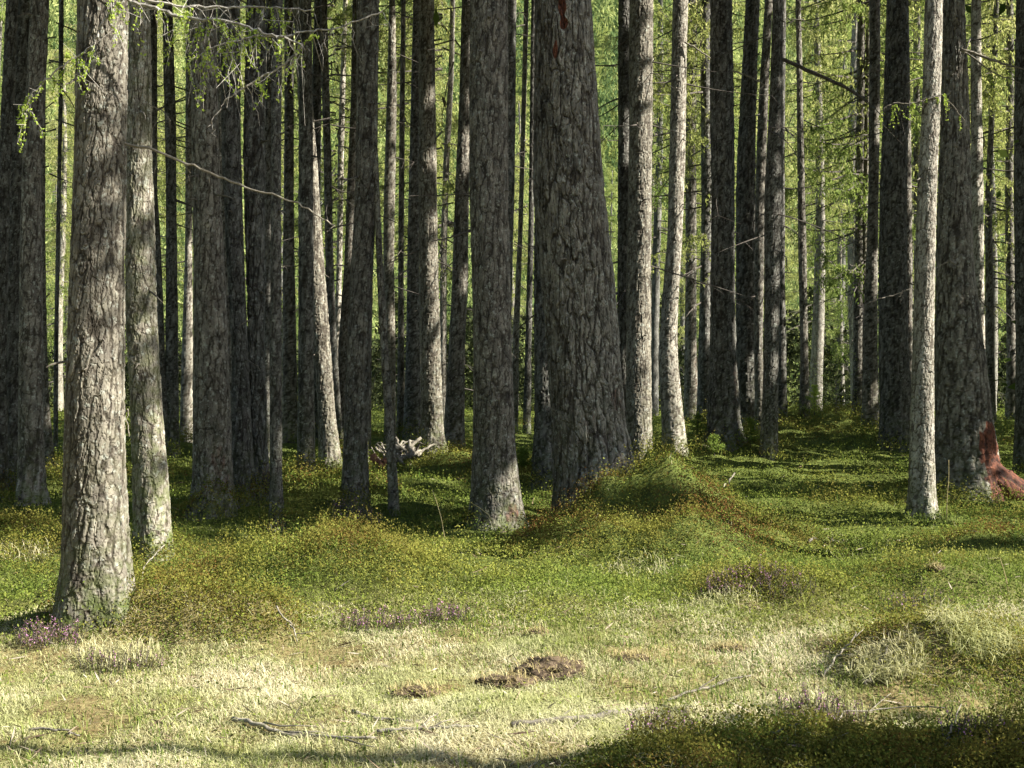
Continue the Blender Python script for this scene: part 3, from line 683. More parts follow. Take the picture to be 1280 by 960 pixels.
# unseen larches added behind the viewer and outside the left edge to block skylight
spots = [(-25+50*sh.random(), -3.5-20*sh.random()) for i in range(34)]+[(-.43*y-5.2-3*sh.random(), y) for y in np.arange(2, 30, 2.0)]
for (x, y) in spots:
    z = float(height(x, y)); root = empty('larch_tree', (x, y, z))
    tag(root, 'unseen larch behind or left of the viewer, added to block skylight', 'tree', 'larches around the viewer outside the photo')
    V, q, f = plain_trunk(x, y, z, 19, .15)
    obj('trunk', mesh_np('trunk', V-np.array([x, y, z]), [q, f], M_BARKD, True, {'plate': np.ones(len(V)), 'red': np.zeros(len(V)), 'moss': np.zeros(len(V))}), root)
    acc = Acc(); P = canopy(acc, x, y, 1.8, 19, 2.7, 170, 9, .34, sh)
    if len(P):
        limbs(acc, x, y, P, k=16, rng=sh)
        for a_ in acc.v: a_ -= np.array([x, y, z])
        obj('crown', acc.mesh('crown', [M_TWIG, M_SHADE]), root)
# the near one whose shade lies on the corner hummock
for (x, y, z0, z1, rad, n) in [(7.2, 3.35, 2.8, 8.5, 1.5, 105), (5.2, 3.75, 1.9, 5.0, 1.0, 60), (9.5, 2.8, 5.5, 10.5, 1.6, 90)]:
    z = float(height(x, y)); root = empty('larch_tree', (x, y, z))
    tag(root, 'young larch outside the right edge shading the corner hummock', 'tree', 'larches outside the right edge')
    V, q, f = plain_trunk(x, y, z, z1+.5, .07)
    obj('trunk', mesh_np('trunk', V-np.array([x, y, z]), [q, f], M_BARKD, True, {'plate': np.ones(len(V)), 'red': np.zeros(len(V)), 'moss': np.zeros(len(V))}), root)
    acc = Acc(); P = canopy(acc, x, y, z0, z1, rad, n, 12, .16, sh)
    if len(P):
        limbs(acc, x, y, P, k=20, rng=sh)
        for a_ in acc.v: a_ -= np.array([x, y, z])
        obj('crown', acc.mesh('crown', [M_TWIG, M_SHADE]), root)

# ------------------------------------------------------------------ background larches
bg = np.random.default_rng(5)
PT = []
for i in range(4):
    s = np.linspace(0, 1, 60)
    pts = np.stack([.12*np.sin(s*5+i), .1*np.sin(s*4+i*2), -.3+s*17], -1)
    V, q, f = tube(pts, (.12+.02*i)*(1-.8*s)+.01, 16, i, .10)
    PT.append(mesh_np('far_trunk', V, [q, f], [M_BARK, M_BARKG, M_BARKD, M_BARK][i], True, {'plate': bg.random(len(V))*.5+.5, 'red': np.zeros(len(V)), 'moss': np.zeros(len(V))}))
placed = []
tries = 0
while len(placed) < 64 and tries < 4000:
    tries += 1
    d = 31+55*bg.random()**1.1; X = -120+1520*bg.random(); x = wx(X, d)
    if any((x-a)**2+(d-b)**2 < 3.2**2 for a, b in placed): continue
    placed.append((x, d))
    i = len(placed)
    root = empty('larch_tree', (x, d, float(height(x, d))))
    tag(root, 'slender far larch amid the bright green foliage behind the trunks', 'tree', 'far larches with bright green foliage')
    s = .85+.4*bg.random()
    o1 = obj('trunk', PT[i % 4], root); o1.scale = (.8+.5*bg.random(),)*2+(s,); o1.rotation_euler.z = bg.random()*6
    o2 = obj('crown', PROTO[i % len(PROTO)], root); o2.scale = (s, s, s); o2.rotation_euler.z = bg.random()*6.28

# dark thicket added under the far crowns to stand in for deep shade
acc = Acc(); th_ = np.random.default_rng(9); PP = []
for i in range(330):
    d = 46+44*th_.random(); X = -180+1640*th_.random(); x = wx(X, d); z = float(height(x, d)); h = 2.4+2.9*th_.random()
    n = 330; t = th_.random(n)**.8; r = (1-.8*t)*1.5*np.sqrt(th_.random(n)); a = th_.random(n)*6.28
    PP.append(np.stack([x+r*np.cos(a), d+r*np.sin(a), z+t*h], -1))
PP = np.vstack(PP); acc.leaves(PP, .30*(.5+th_.random(len(PP))), 0, .35, rng=th_)
tag(obj('undergrowth', acc.mesh('undergrowth', [M_SPRUCE])), 'dark spruce undergrowth added to stand in for the shade far behind the trunks', 'undergrowth', kind='stuff')

# wooded slope that closes the view
acc = Acc(); PP = []; TT = []
for i in range(1500):
    d = 92+250*th_.random()**1.3; x = wx(-250+1780*th_.random(), d); z = float(height(x, d)); h = 12+10*th_.random()
    n = 210; t = th_.random(n)**.8; r = (1-.85*t)*(2.6+d*.006)*np.sqrt(th_.random(n)); a = th_.random(n)*6.28
    PP.append(np.stack([x+r*np.cos(a), d+r*np.sin(a), z+.5+t*h], -1)); TT.append(np.clip(th_.random()+.2*th_.normal(size=n), 0, 1))
PP = np.vstack(PP); acc.leaves(PP, .0045*PP[:, 1]*(.6+1.0*th_.random(len(PP)))+.08, 0, .3, np.concatenate(TT), updir=np.array([0, 0, .6]), rng=th_)
tag(obj('far_forest', acc.mesh('far_forest', [M_LARCHF])), 'far wooded slope glimpsed between the trunks', 'forest', kind='stuff')

# ------------------------------------------------------------------ named branches, parts of their trees
def branch(k, pix, r0, r1, mat, name='branch', dd=-.15, twigs=0, tufts=0, hang=.25, label=None, seed=0, ddend=None):
    rg = np.random.default_rng(seed+500); bx, d, bz = BASE[k]
    pix = np.array(pix, float); n = len(pix)
    dds = np.linspace(dd, dd if ddend is None else ddend, n)
    P = np.stack([at(X, Y, d+e) for (X, Y), e in zip(pix, dds)])
    u = np.linspace(0, 1, n); uu = np.linspace(0, 1, n*4)
    P = np.stack([np.interp(uu, u, P[:, i]) for i in range(3)], -1)+rg.normal(size=(n*4, 3))*.004
    acc = Acc(); acc.tube(P, r0+(r1-r0)*uu, 6, 0)
    LP = []
    for i in range(twigs):
        p = P[rg.integers(1, len(P))]; L_ = hang*(.3+1.0*rg.random())
        dirv = np.array([rg.normal()*.55, rg.normal()*.5, -.8+.55*rg.normal()]); dirv /= np.linalg.norm(dirv)
        s = np.linspace(0, 1, 6)[:, None]
        q = p+dirv*L_*s+np.array([0, 0, -1])*(L_*.5*s**2)+rg.normal(size=(6, 3))*.008
        acc.tube(q, np.linspace(.0022, .0010, 6), 3, 0)
        if rg.random() < .6:
            p2 = q[3]; q2 = p2+(rg.normal(size=3)*.09+np.array([0, 0, -.05]))*np.linspace(0, 1, 3)[:, None]; acc.tube(q2, [.002, .0015, .001], 3, 0)
        if tufts and rg.random() < tufts:
            kk = np.linspace(.15, 1, 9); qq = np.stack([np.interp(kk, s[:, 0], q[:, j]) for j in range(3)], -1)
            for c in qq: LP.append(c+rg.normal(size=(4, 3))*.006)
    org = np.array([bx, d, bz])
    for a_ in acc.v: a_ -= org
    b = obj(name, acc.mesh(name, [mat]), ROOT[k])
    if label: b['label'] = label
    if LP:
        la = Acc(); LP = np.vstack(LP)-org; la.leaves(LP, .019*(.6+.8*rg.random(len(LP))), 0, .55, rng=rg)
        obj('needles', la.mesh('needles', [M_NEWLEAF]), b)
    return b

branch('T1', [(150, -6), (170, 4), (200, 12), (220, 19), (250, 24), (275, 24), (300, 31), (325, 40), (350, 46), (376, 55)], .013, .006, M_PALETWIG, dd=-.25, twigs=60, tufts=.42, hang=.20, label='overhanging lichen branch with fresh green tufts', seed=1, ddend=-.5)
branch('T1', [(150, -12), (190, 2), (230, 8), (270, 10), (310, 8), (350, 10), (390, 12)], .010, .004, M_PALETWIG, dd=-.25, twigs=34, tufts=.3, hang=.17, seed=11, ddend=-.2)
branch('T1', [(325, 44), (357, 46), (375, 40), (400, 37), (420, 35), (450, 25), (478, 13)], .006, .004, M_PALETWIG, dd=-.45, twigs=14, hang=.14, label='pale bare branch tip', seed=2)
branch('T1', [(378, 57), (365, 72), (345, 87), (325, 97), (300, 113), (285, 122), (272, 138), (260, 158)], .007, .003, M_PALETWIG, dd=-.5, twigs=12, tufts=.25, hang=.13, seed=3)
branch('T1', [(320, 45), (300, 50), (270, 57), (235, 75)], .005, .003, M_PALETWIG, dd=-.5, twigs=22, tufts=.6, hang=.25, seed=4)
branch('T1', [(155, -2), (140, 10), (125, 35), (118, 55), (100, 70), (75, 85), (55, 100), (40, 118), (30, 142)], .009, .003, M_PALETWIG, dd=-.35, twigs=26, tufts=.7, hang=.16, label='drooping branch with fresh green tufts', seed=5)
branch('T1', [(156, 180), (200, 190), (240, 207), (275, 220), (310, 236), (340, 243), (375, 255), (400, 272), (418, 283)], .010, .004, M_STICK, dd=-.05, twigs=5, hang=.12, label='long bare dead branch', seed=6, ddend=-.35)
branch('T30', [(976, 74), (1000, 83), (1030, 97), (1055, 108), (1085, 127)], .032, .022, M_TWIG, dd=0, twigs=4, hang=.2, label='long bare dark branch', seed=7)
branch('T37', [(1200, 62), (1215, 65), (1240, 75), (1262, 82), (1290, 90)], .022, .007, M_DSTICK, dd=-.3, twigs=6, hang=.25, seed=8)
branch('T37', [(1200, 62), (1216, 72), (1240, 90), (1275, 104)], .012, .005, M_DSTICK, dd=-.3, twigs=4, hang=.2, seed=9)
branch('T36', [(1158, 122), (1150, 127), (1135, 130), (1120, 128), (1108, 133), (1100, 140)], .009, .003, M_DSTICK, dd=-.12, twigs=18, tufts=.7, hang=.14, seed=10)
branch('T36', [(1160, 124), (1178, 118), (1190, 130), (1205, 150)], .007, .003, M_DSTICK, dd=-.12, twigs=12, tufts=.3, hang=.16, seed=12)
branch('T20', [(592, 288), (575, 293), (560, 297), (540, 302)], .014, .005, M_TWIG, dd=0, twigs=5, hang=.1, seed=13)
branch('T28', [(915, 88), (930, 93), (945, 100), (957, 107)], .014, .008, M_STICK, dd=-.2, twigs=2, hang=.1, seed=14)
branch('T25', [(856, 52), (870, 60), (888, 73)], .014, .010, M_STICK, dd=-.15, twigs=1, hang=.1, seed=15)
branch('T36', [(1140, 360), (1120, 368), (1098, 374), (1085, 380)], .006, .003, M_DSTICK, dd=-.1, twigs=3, hang=.08, seed=16)
branch('T37', [(1195, 330), (1186, 326), (1176, 331), (1170, 336)], .012, .006, M_STICK, dd=-.32, twigs=3, hang=.1, seed=17)
branch('T13', [(462, 500), (470, 470), (480, 455)], .005, .002, M_DSTICK, dd=0, twigs=6, hang=.15, seed=18)
branch('T2', [(186, 130), (194, 134), (205, 140), (214, 152)], .005, .003, M_DSTICK, dd=-.1, twigs=8, hang=.1, seed=19)
branch('T1', [(155, 520), (160, 512), (158, 524), (163, 545)], .005, .003, M_STICK, dd=-.1, twigs=0, seed=20)
# red rotten root of the old trunk
bx, d, bz = BASE['T37']
pp = np.array([at(X, Y, d+e) for X, Y, e in [(1204, 528, .05), (1214, 560, 0), (1226, 588, -.06), (1246, 610, -.12), (1275, 627, -.2), (1310, 643, -.28), (1340, 660, -.3)]])
u = np.linspace(0, 1, len(pp)); uu = np.linspace(0, 1, 130); PC = np.stack([np.interp(uu, u, pp[:, i]) for i in range(3)], -1)
ks = np.hanning(21); ks /= ks.sum(); PC = np.stack([np.convolve(np.pad(PC[:, i], 10, mode='edge'), ks, 'valid') for i in range(3)], -1)
rad = np.interp(uu, [0, .25, .5, .75, 1], [.07, .19, .245, .20, .11])
V, q, f = tube(PC, rad, 80, 3, .0)
th = np.tile(np.linspace(0, 2*math.pi, 80, endpoint=False), 130); zz = np.repeat(uu*1.4, 80)
dsp, plate = bark(th, zz, .15, 4242, .034, .20, .032)
ctr = np.repeat(PC, 80, 0); nrm = V[:-2]-ctr; nrm /= np.linalg.norm(nrm, axis=1)[:, None]
V[:-2] += nrm*dsp[:, None]
plate = np.append(plate, [1, 1])
ro = obj('root', mesh_np('root', V-np.array([bx, d, bz]), [q, f], M_BARK, True, {'plate': plate, 'red': np.append(sstep(.08, .30, np.repeat(uu, 80)), [0, 1])*.95, 'moss': np.zeros(len(V))}), ROOT['T37'])
ro['label'] = 'red rotten root flare'

# ------------------------------------------------------------------ ground cover
CLODS = [(690, 846, .20, 'largest brown turf clod, turned up with dry roots', 1, .42), (632, 857, .15, 'brown turf clod joined to the left of the largest one', 2, .36),
    (672, 796, .07, 'small round brown clod alone in the straw above the turned turf', 3, .55), (522, 868, .13, 'flat straw covered clod at the left end of the turned turf', 4, .25), (790, 826, .11, 'dark clod to the right of the largest turned turf', 5, .3),
    (935, 762, .09, 'dark clod at the foot of the purple heather hummock', 6, .4), (915, 815, .09, 'dark clod in the grass left of the sunny hummock', 7, .35), (1170, 714, .06, 'reddish brown clod on the grass below the red root', 8, .6)]
CPOS = [(hit(c[0], c[1]), c[2]) for c in CLODS]
def off_clods(x, y):
    ok = np.ones(len(x), bool)
    for (cx, cy), r in CPOS: ok &= ((x-cx)/(r*.95))**2+((y-cy)/(r*.75))**2 > 1
    return ok

def scatter(n, rng, dmin=4.2, dmax=40, xpad=160):
    inv = 1/dmax+(1/dmin-1/dmax)*rng.random(n)
    d = 1/inv; X = -xpad+(1280+2*xpad)*rng.random(n)
    return wx(X, d), d

def blades(P, length, width, lean, tint, rng, flat=.3):
    n = len(P); a = rng.random(n)*2*math.pi
    dirx = np.cos(a); diry = np.sin(a)
    sx_, sy_ = -diry*width*.5, dirx*width*.5
    h1 = length*(.55-.25*lean); h2 = length*(1-.85*lean)*1.0
    o1 = length*lean*.38; o2 = length*(.25+.75*lean)
    z = np.zeros(n)
    b0 = P-np.stack([sx_, sy_, z], -1); b1 = P+np.stack([sx_, sy_, z], -1)
    m_ = P+np.stack([dirx*o1, diry*o1, h1], -1); s3 = np.stack([sx_, sy_, z], -1)*.75
    tip = P+np.stack([dirx*o2, diry*o2, h2*(.75+.25*rng.random(n))], -1)
    V = np.stack([b0, b1, m_+s3, m_-s3, tip], 1).reshape(-1, 3)
    i = np.arange(n)*5
    q = np.stack([i, i+1, i+2, i+3], -1); t = np.stack([i+3, i+2, i+4], -1)
    return V, q, t, np.repeat(tint, 5)

gr = np.random.default_rng(21)
def gcover(name, mat, V, q, t, tint, label, cat):
    fs = [q] if t is None else [q, t]
    tag(obj(name, mesh_np(name, V, fs, mat, False, {'tint': tint})), label, cat, kind='stuff')

# dry straw grass of the sunny clearing
x, y = scatter(540000, gr, 4.2, 12)
pat = fbm(x*.8+3, y*.8+9, 61, 3)
mm = mound(x, y)
keep = (gr.random(len(x)) < np.clip(1.0-(y-7.0+.9*fbm(x*.9+2, y*.9+5, 62, 2))/2.0, .05, 1)*np.maximum(np.clip(1.1-mm*3.2, .15, 1), .9*np.exp(-((x-wx(1180, 6.7))/.75)**2-((y-6.65)/.6)**2)))&off_clods(x, y)
x, y = x[keep], y[keep]; pat = pat[keep]
P = np.stack([x, y, height(x, y)-.004], -1)
n = len(P); sc_ = .75+y/20
pat2 = fbm(x*3.1+3, y*2.3+9, 63, 3)
ln = (.020+.062*gr.random(n)**2.0)*sc_*np.clip(1+.9*pat2+.5*pat, .35, 2); wd = (.0019+.0025*gr.random(n))*sc_
tint = np.clip(.56+.24*gr.normal(size=n)+.5*pat+.65*pat2, 0, 1)
gcover('dry_grass', M_DRY, *blades(P, ln, wd, np.clip(.88+.22*gr.normal(size=n), .1, 1.12), tint, gr), 'straw coloured dry grass matted over the sunny clearing', 'dry grass')

# green grass
x, y = scatter(300000, gr, 4.2, 30)
pat = fbm(x*.7+13, y*.7+19, 71, 3); mm = mound(x, y)
pz = np.exp(-((y-9.7)/1.1)**2)*.9+np.exp(-((y-13.5)/2.5)**2)*.4+np.where(y < 8.4, .15, .24)+.45*np.clip(fbm(x*.9+7, y*.9+2, 72, 2), 0, 1)*(y < 8.6)
keep = gr.random(len(x)) < pz*np.clip(1.1-mm*4, .1, 1)*np.clip(.8+1.3*pat, .15, 1.2)
keep &= off_clods(x, y)
x, y = x[keep], y[keep]; P = np.stack([x, y, height(x, y)-.004], -1); n = len(P); sc_ = .75+y/18
ln = (.03+.075*gr.random(n)**1.5)*sc_; wd = (.0032+.003*gr.random(n))*sc_
gcover('green_grass', M_GREEN, *blades(P, ln, wd, np.clip(.5+.25*gr.normal(size=n), .02, 1), np.clip(.5+.28*gr.normal(size=n), 0, 1), gr), 'short fresh green grass in the hollows between the mounds', 'grass')

# fallen needles and bits of twig
x, y = scatter(4200, gr, 4.3, 22); P = np.stack([x, y, height(x, y)+.012+.02*gr.random(len(x))], -1); a = gr.random(len(x))*6.28
ax = np.stack([np.cos(a), np.sin(a), .25*gr.normal(size=len(x))], -1)
V, q = leaf_quads(P, (.03+.11*gr.random(len(x))**2)*(.8+y/20), .07, ax, gr)
gcover('twig_litter', M_LITTER, V, q, None, np.repeat(gr.random(len(x)), 4), 'small dry twigs and needles strewn over the ground', 'litter')
# longer bent straws
x, y = scatter(3600, gr, 4.3, 13); P = np.stack([x, y, height(x, y)], -1); n = len(P)
gcover('bent_straw', M_DRY, *blades(P, 07e-2+.09*gr.random(n)**1.5, .0025+.002*gr.random(n), np.clip(.75+.25*gr.normal(size=n), .1, 1.1), np.clip(.7+.25*gr.normal(size=n), 0, 1), gr), 'longer bent straws standing out of the short turf', 'dry grass')

# moss and low leafy cover
x, y = scatter(95000, gr, 4.3, 42)
mm = mound(x, y); pat = fbm(x*.6+33, y*.6+49, 81, 3)
keep = gr.random(len(x)) < np.clip((y-7.0)/2.2, .03, 1)*.9+.35*(mm > .05)+.6*(y < 5.5)*(mm > .04)
x, y = x[keep], y[keep]; pat = pat[keep]
per = 9; n = len(x); cl = (.035+.05*gr.random(n))*(.6+y/18)
off = gr.normal(size=(n, per, 3))*cl[:, None, None]; off[..., 2] = np.abs(off[..., 2])*(.35+.9*np.clip(fbm(x*2.2, y*2.2, 83, 2)+.2, 0, 1))[:, None]
PX = (x[:, None]+off[..., 0]).ravel(); PY = (y[:, None]+off[..., 1]).ravel()
PZ_ = height(PX, PY)+off[..., 2].ravel()
szz = np.repeat(.013*(.7+y/13), per)*(.6+.8*gr.random(n*per))
ti = np.clip(np.repeat(.5+.4*pat+.55*fbm(x*2.4+9, y*2.4+4, 84, 3)+.18*gr.normal(size=n), per)+.08*gr.normal(size=n*per), 0, 1)
V, q = leaf_quads(np.stack([PX, PY, PZ_], -1), szz, .6, None, gr)
gcover('moss', M_MOSS, V, q, None, np.repeat(ti, 4), 'yellow green moss carpet under the trunks', 'moss')

# bilberry shrublets on the mounds
x, y = scatter(150000, gr, 4.2, 26)
mm = mound(x, y)
hum = np.exp(-((x-wx(1180, 6.7))/.75)**2-((y-6.65)/.6)**2)
keep = gr.random(len(x)) < np.clip((mm-.04)*9, 0, 1)*(1-.72*hum)
x, y = x[keep], y[keep]; pat = fbm(x*1.6+3, y*1.6+4, 95, 3); n = len(x)
big = np.clip(np.exp(-((x-1.15)/.95)**2-((y-11.1)/.75)**2)+np.exp(-((x+2.2)/.75)**2-((y-7.7)/.5)**2), 0, 1)
per = 10; hgt = (1+.7*big)*(.035+.13*gr.random(n)**1.3)*(.75+y/22)*np.clip(.9+1.1*fbm(x*3.4+1, y*3.4+6, 97, 2), .3, 1.8)
off = gr.normal(size=(n, per, 3))*np.array([.025, .025, 0])*(.6+y/14)[:, None, None]
off[..., 2] = hgt[:, None]*gr.random((n, per))
PX = (x[:, None]+off[..., 0]).ravel(); PY = (y[:, None]+off[..., 1]).ravel(); rel = gr.random((n, per))
PZ_ = height(PX, PY)+(hgt[:, None]*rel).ravel()
szz = np.repeat(.0125*(.7+y/14), per)*(.6+.8*gr.random(n*per))
ti = np.clip(np.repeat(.59+.62*pat+.14*(y < 5.6), per)+.085*gr.normal(size=n*per)+.30*(rel.ravel()-.5)-np.repeat(.17*big, per), 0, 1)
V, q = leaf_quads(np.stack([PX, PY, PZ_], -1), szz, .55, None, gr)
gcover('bilberry_cover', M_BILB, V, q, None, np.repeat(ti, 4), 'leafy bilberry cover with reddish stems over the mounds', 'bilberry')

# ------------------------------------------------------------------ heather clumps
HE = [(60, 805, .22, 120, 'heather clump at the left foot of the nearest trunk', 1.0), (150, 838, .26, 90, 'straw and heather tuft below the heath mound of the nearest trunk', .5),
      (445, 652, .30, 130, 'dark purple heather patch at the foot of the tall grey trunk', 1.0), (470, 790, .28, 110, 'pink heather patch in the middle of the sunny straw', 1.0),
      (555, 778, .20, 70, 'smaller pink heather sprigs beside the green grass hollow', 1.0), (925, 728, .30, 150, 'purple heather clump on the hummock right of the giant', 1.0),
      (985, 735, .24, 70, 'sparse heather at the right end of the purple hummock', .5), (1140, 762, .24, 60, 'heather sprigs on top of the sunny right hummock', .4),
      (850, 925, .26, 110, 'shaded heather at the left end of the corner hummock', .9), (1030, 905, .25, 90, 'shaded heather along the crest of the corner hummock', .8), (1240, 930, .22, 90, 'shaded heather at the right end of the corner hummock', .8)]
for i, (X, Y, r, n, lab, fl) in enumerate(HE):
    x, d = hit(X, Y); z = float(height(x, d)); rg = np.random.default_rng(300+i)
    sp = Acc(); FP = []; LP = []
    for j in range(n):
        a = rg.random()*6.28; rr = r*np.sqrt(rg.random())*.9; p = np.array([x+rr*math.cos(a), d+rr*.7*math.sin(a), 0]); p[2] = float(height(p[0], p[1]))-.01
        h = .07+.08*rg.random(); tip = p+np.array([rg.normal()*.03, rg.normal()*.03, h])
        q = p+(tip-p)*np.linspace(0, 1, 4)[:, None]; sp.tube(q, [.0025, .002, .0018, .001], 3, 0)
        k = rg.random(12)[:, None]; LP.append(p+(tip-p)*k+rg.normal(size=(12, 3))*.006)
        if rg.random() < .55*fl or j == 0: k = .6+.4*rg.random(6)[:, None]; FP.append(p+(tip-p)*k+rg.normal(size=(6, 3))*.006)
    LP = np.vstack(LP); sp.leaves(LP, .013*(.6+.8*rg.random(len(LP))), 1, .4, rng=rg)
    for a_ in sp.v: a_ -= np.array([x, d, z])
    FP = np.vstack(FP); sp.leaves(FP-np.array([x, d, z]), .009*(.6+.8*rg.random(len(FP))), 2, .7, rng=rg)
    o = obj('heather_clump', sp.mesh('heather_clump', [M_TWIG, M_HEATH, M_FLOWER])); o.location = (x, d, z); tag(o, lab, 'heather', 'heather clumps')

# ------------------------------------------------------------------ fallen sticks
def stick(pix, r0, r1, mat, label, name='fallen_stick', cat='stick', group='fallen sticks on the grass', lift=.012, twigs=2, seed=0, zoff=None):
    rg = np.random.default_rng(700+seed); pts = []
    for X, Y in pix:
        x, d = hit(X, Y); pts.append((x, d))
    pts = np.array(pts); u = np.linspace(0, 1, len(pts)); uu = np.linspace(0, 1, 18)
    x = np.interp(uu, u, pts[:, 0])+rg.normal(size=18)*.004; y = np.interp(uu, u, pts[:, 1])+rg.normal(size=18)*.008
    z = height(x, y)+lift+r0
    if zoff is not None: z = z+np.interp(uu, [0, 1], zoff)
    C = np.stack([x, y, z], -1); acc = Acc(); acc.tube(C, r0+(r1-r0)*uu, 7, 0, seed)
    for i in range(twigs):
        p = C[rg.integers(4, 16)]; v = (C[-1]-C[0])*.22*(.5+rg.random())+rg.normal(size=3)*.06; v[2] = abs(v[2])*.5
        acc.tube(p+v*np.linspace(0, 1, 4)[:, None]+rg.normal(size=(4, 3))*.004, [r1*.9, r1*.7, r1*.6, r1*.3], 5, 0)
    org = np.array([C[0, 0], C[0, 1], C[0, 2]-r0])
    for a_ in acc.v: a_ -= org
    o = obj(name, acc.mesh(name, [mat], True)); o.location = org
    tag(o, label, cat, group); return o
stick([(290, 905), (330, 917), (370, 926), (420, 930), (470, 928)], .011, .006, M_STICK, 'forked whitish stick lying across the bright foreground straw', seed=1, twigs=4)
stick([(640, 914), (690, 908), (740, 902), (775, 896), (806, 895)], .011, .014, M_DSTICK, 'dark grey fallen branch in front of the turned turf', seed=2, twigs=0)
stick([(440, 893), (465, 903), (490, 905), (515, 907)], .008, .006, M_DSTICK, 'short dark stick between the whitish stick and the turf', seed=3)
stick([(38, 917), (65, 917), (85, 920), (98, 926)], .007, .004, M_DSTICK, 'thin dark twig at the lower left of the clearing', seed=4, twigs=1)
stick([(470, 922), (520, 918), (560, 915), (598, 915)], .010, .006, M_STICK, 'bleached stick half sunk in straw right of the forked one', seed=5)
stick([(1030, 848), (1045, 832), (1060, 822), (1072, 808)], .008, .004, M_STICK, 'pale twig leaning on the left side of the sunny hummock', seed=6, zoff=(0, .06))
stick([(1082, 862), (1092, 848), (1102, 838), (1110, 828)], .010, .006, M_STICK, 'thicker pale twig beside the straw tussock of the sunny hummock', seed=7, zoff=(0, .05))
stick([(1010, 682), (1035, 682), (1055, 680)], .014, .010, M_DSTICK, 'dark stick in the grass left of the sunlit pole', seed=8, twigs=1)
stick([(1108, 680), (1125, 678), (1142, 674)], .009, .006, M_STICK, 'straw pale stick in the grass below the sunlit pole', seed=9, twigs=0)
stick([(835, 880), (870, 868), (905, 858), (940, 850)], .007, .005, M_DSTICK, 'long thin dark twig rising over the grass beside the corner hummock', seed=10)
stick([(960, 930), (1000, 918), (1050, 905), (1110, 900), (1180, 903)], .004, .003, M_STICK, 'long thin pale stem over the shaded corner hummock', seed=11, zoff=(.02, .05), twigs=1)
stick([(1180, 945), (1190, 925), (1198, 905)], .005, .003, M_STICK, 'upright pale twig on the right of the corner hummock', seed=12, zoff=(0, .08), twigs=0)
stick([(905, 612), (912, 608), (918, 604)], .014, .010, M_STICK, 'pale broken twig in the shade right of the giant', seed=13, twigs=0, zoff=(0, .1))
stick([(345, 775), (365, 790), (372, 806)], .006, .004, M_STICK, 'bare twig on the right flank of the nearest heath mound', seed=14, twigs=1, zoff=(.05, 0))
stick([(165, 735), (185, 712), (205, 700)], .006, .004, M_STICK, 'bare twig at the right foot of the nearest trunk', seed=15, twigs=1, zoff=(0, .1))
stick([(108, 790), (118, 772), (125, 756)], .006, .004, M_STICK, 'bare twig in front of the nearest trunk', seed=16, twigs=0, zoff=(0, .08))

# ------------------------------------------------------------------ brushwood heap
x0, d0 = hit(497, 581); z0 = float(height(x0, d0))
hp = np.random.default_rng(41)
def hstick(a, b, r, mat, label, group='brushwood heaped behind the crooked pole', name='dead_branch'):
    a = np.array(a, float); b = np.array(b, float); s = np.linspace(0, 1, 9)[:, None]
    C = a+(b-a)*s+np.array([0, 0, .06])*np.sin(s*math.pi)*hp.normal()+hp.normal(size=(9, 3))*.008
    V, q, f = tube(C, np.linspace(r, r*.6, 9), 7, int(hp.integers(99)), .15); org = C[0]
    o = obj(name, mesh_np(name, V-org, [q, f], mat, True)); o.location = org
    tag(o, label, 'branch', group)
pxm = d0/F
def hpt(X, Y, e=0): return at(X, Y, d0+e)
hstick(hpt(494, 558, -.1), hpt(526, 547, .1), .030, M_STICK, 'pale arched branch on top of the brushwood heap')
hstick(hpt(500, 574, -.3), hpt(527, 562, 0), .032, M_STICK, 'pale thick branch across the front of the brushwood heap')
hstick(hpt(494, 560, -.2), hpt(513, 572, -.1), .026, M_STICK, 'pale branch slanting down inside the brushwood heap')
hstick(hpt(496, 567, -.4), hpt(505, 580, -.5), .022, M_STICK, 'pale branch propped on the grass before the brushwood heap')
hstick(hpt(465, 570, -.5), hpt(481, 575, -.5), .055, M_RSTICK, 'red brown broken log end left of the crooked pole')
hstick(hpt(475, 582, -.6), hpt(485, 572, -.6), .055, M_RSTICK, 'smaller red brown chunk beside the broken log end')
hstick(hpt(470, 559, .1), hpt(484, 566, 0), .018, M_STICK, 'pale stick poking out left of the crooked pole')
for i in range(26):
    X = 484+40*hp.random(); hstick(hpt(X, 579-10*hp.random(), -.3+.6*hp.random()), hpt(X+hp.normal()*16, 552+10*hp.random(), .6*hp.random()), .012+.012*hp.random(), random.choice([M_STICK, M_DSTICK, M_DSTICK]), 'thin dry branch tangled in the brushwood heap')

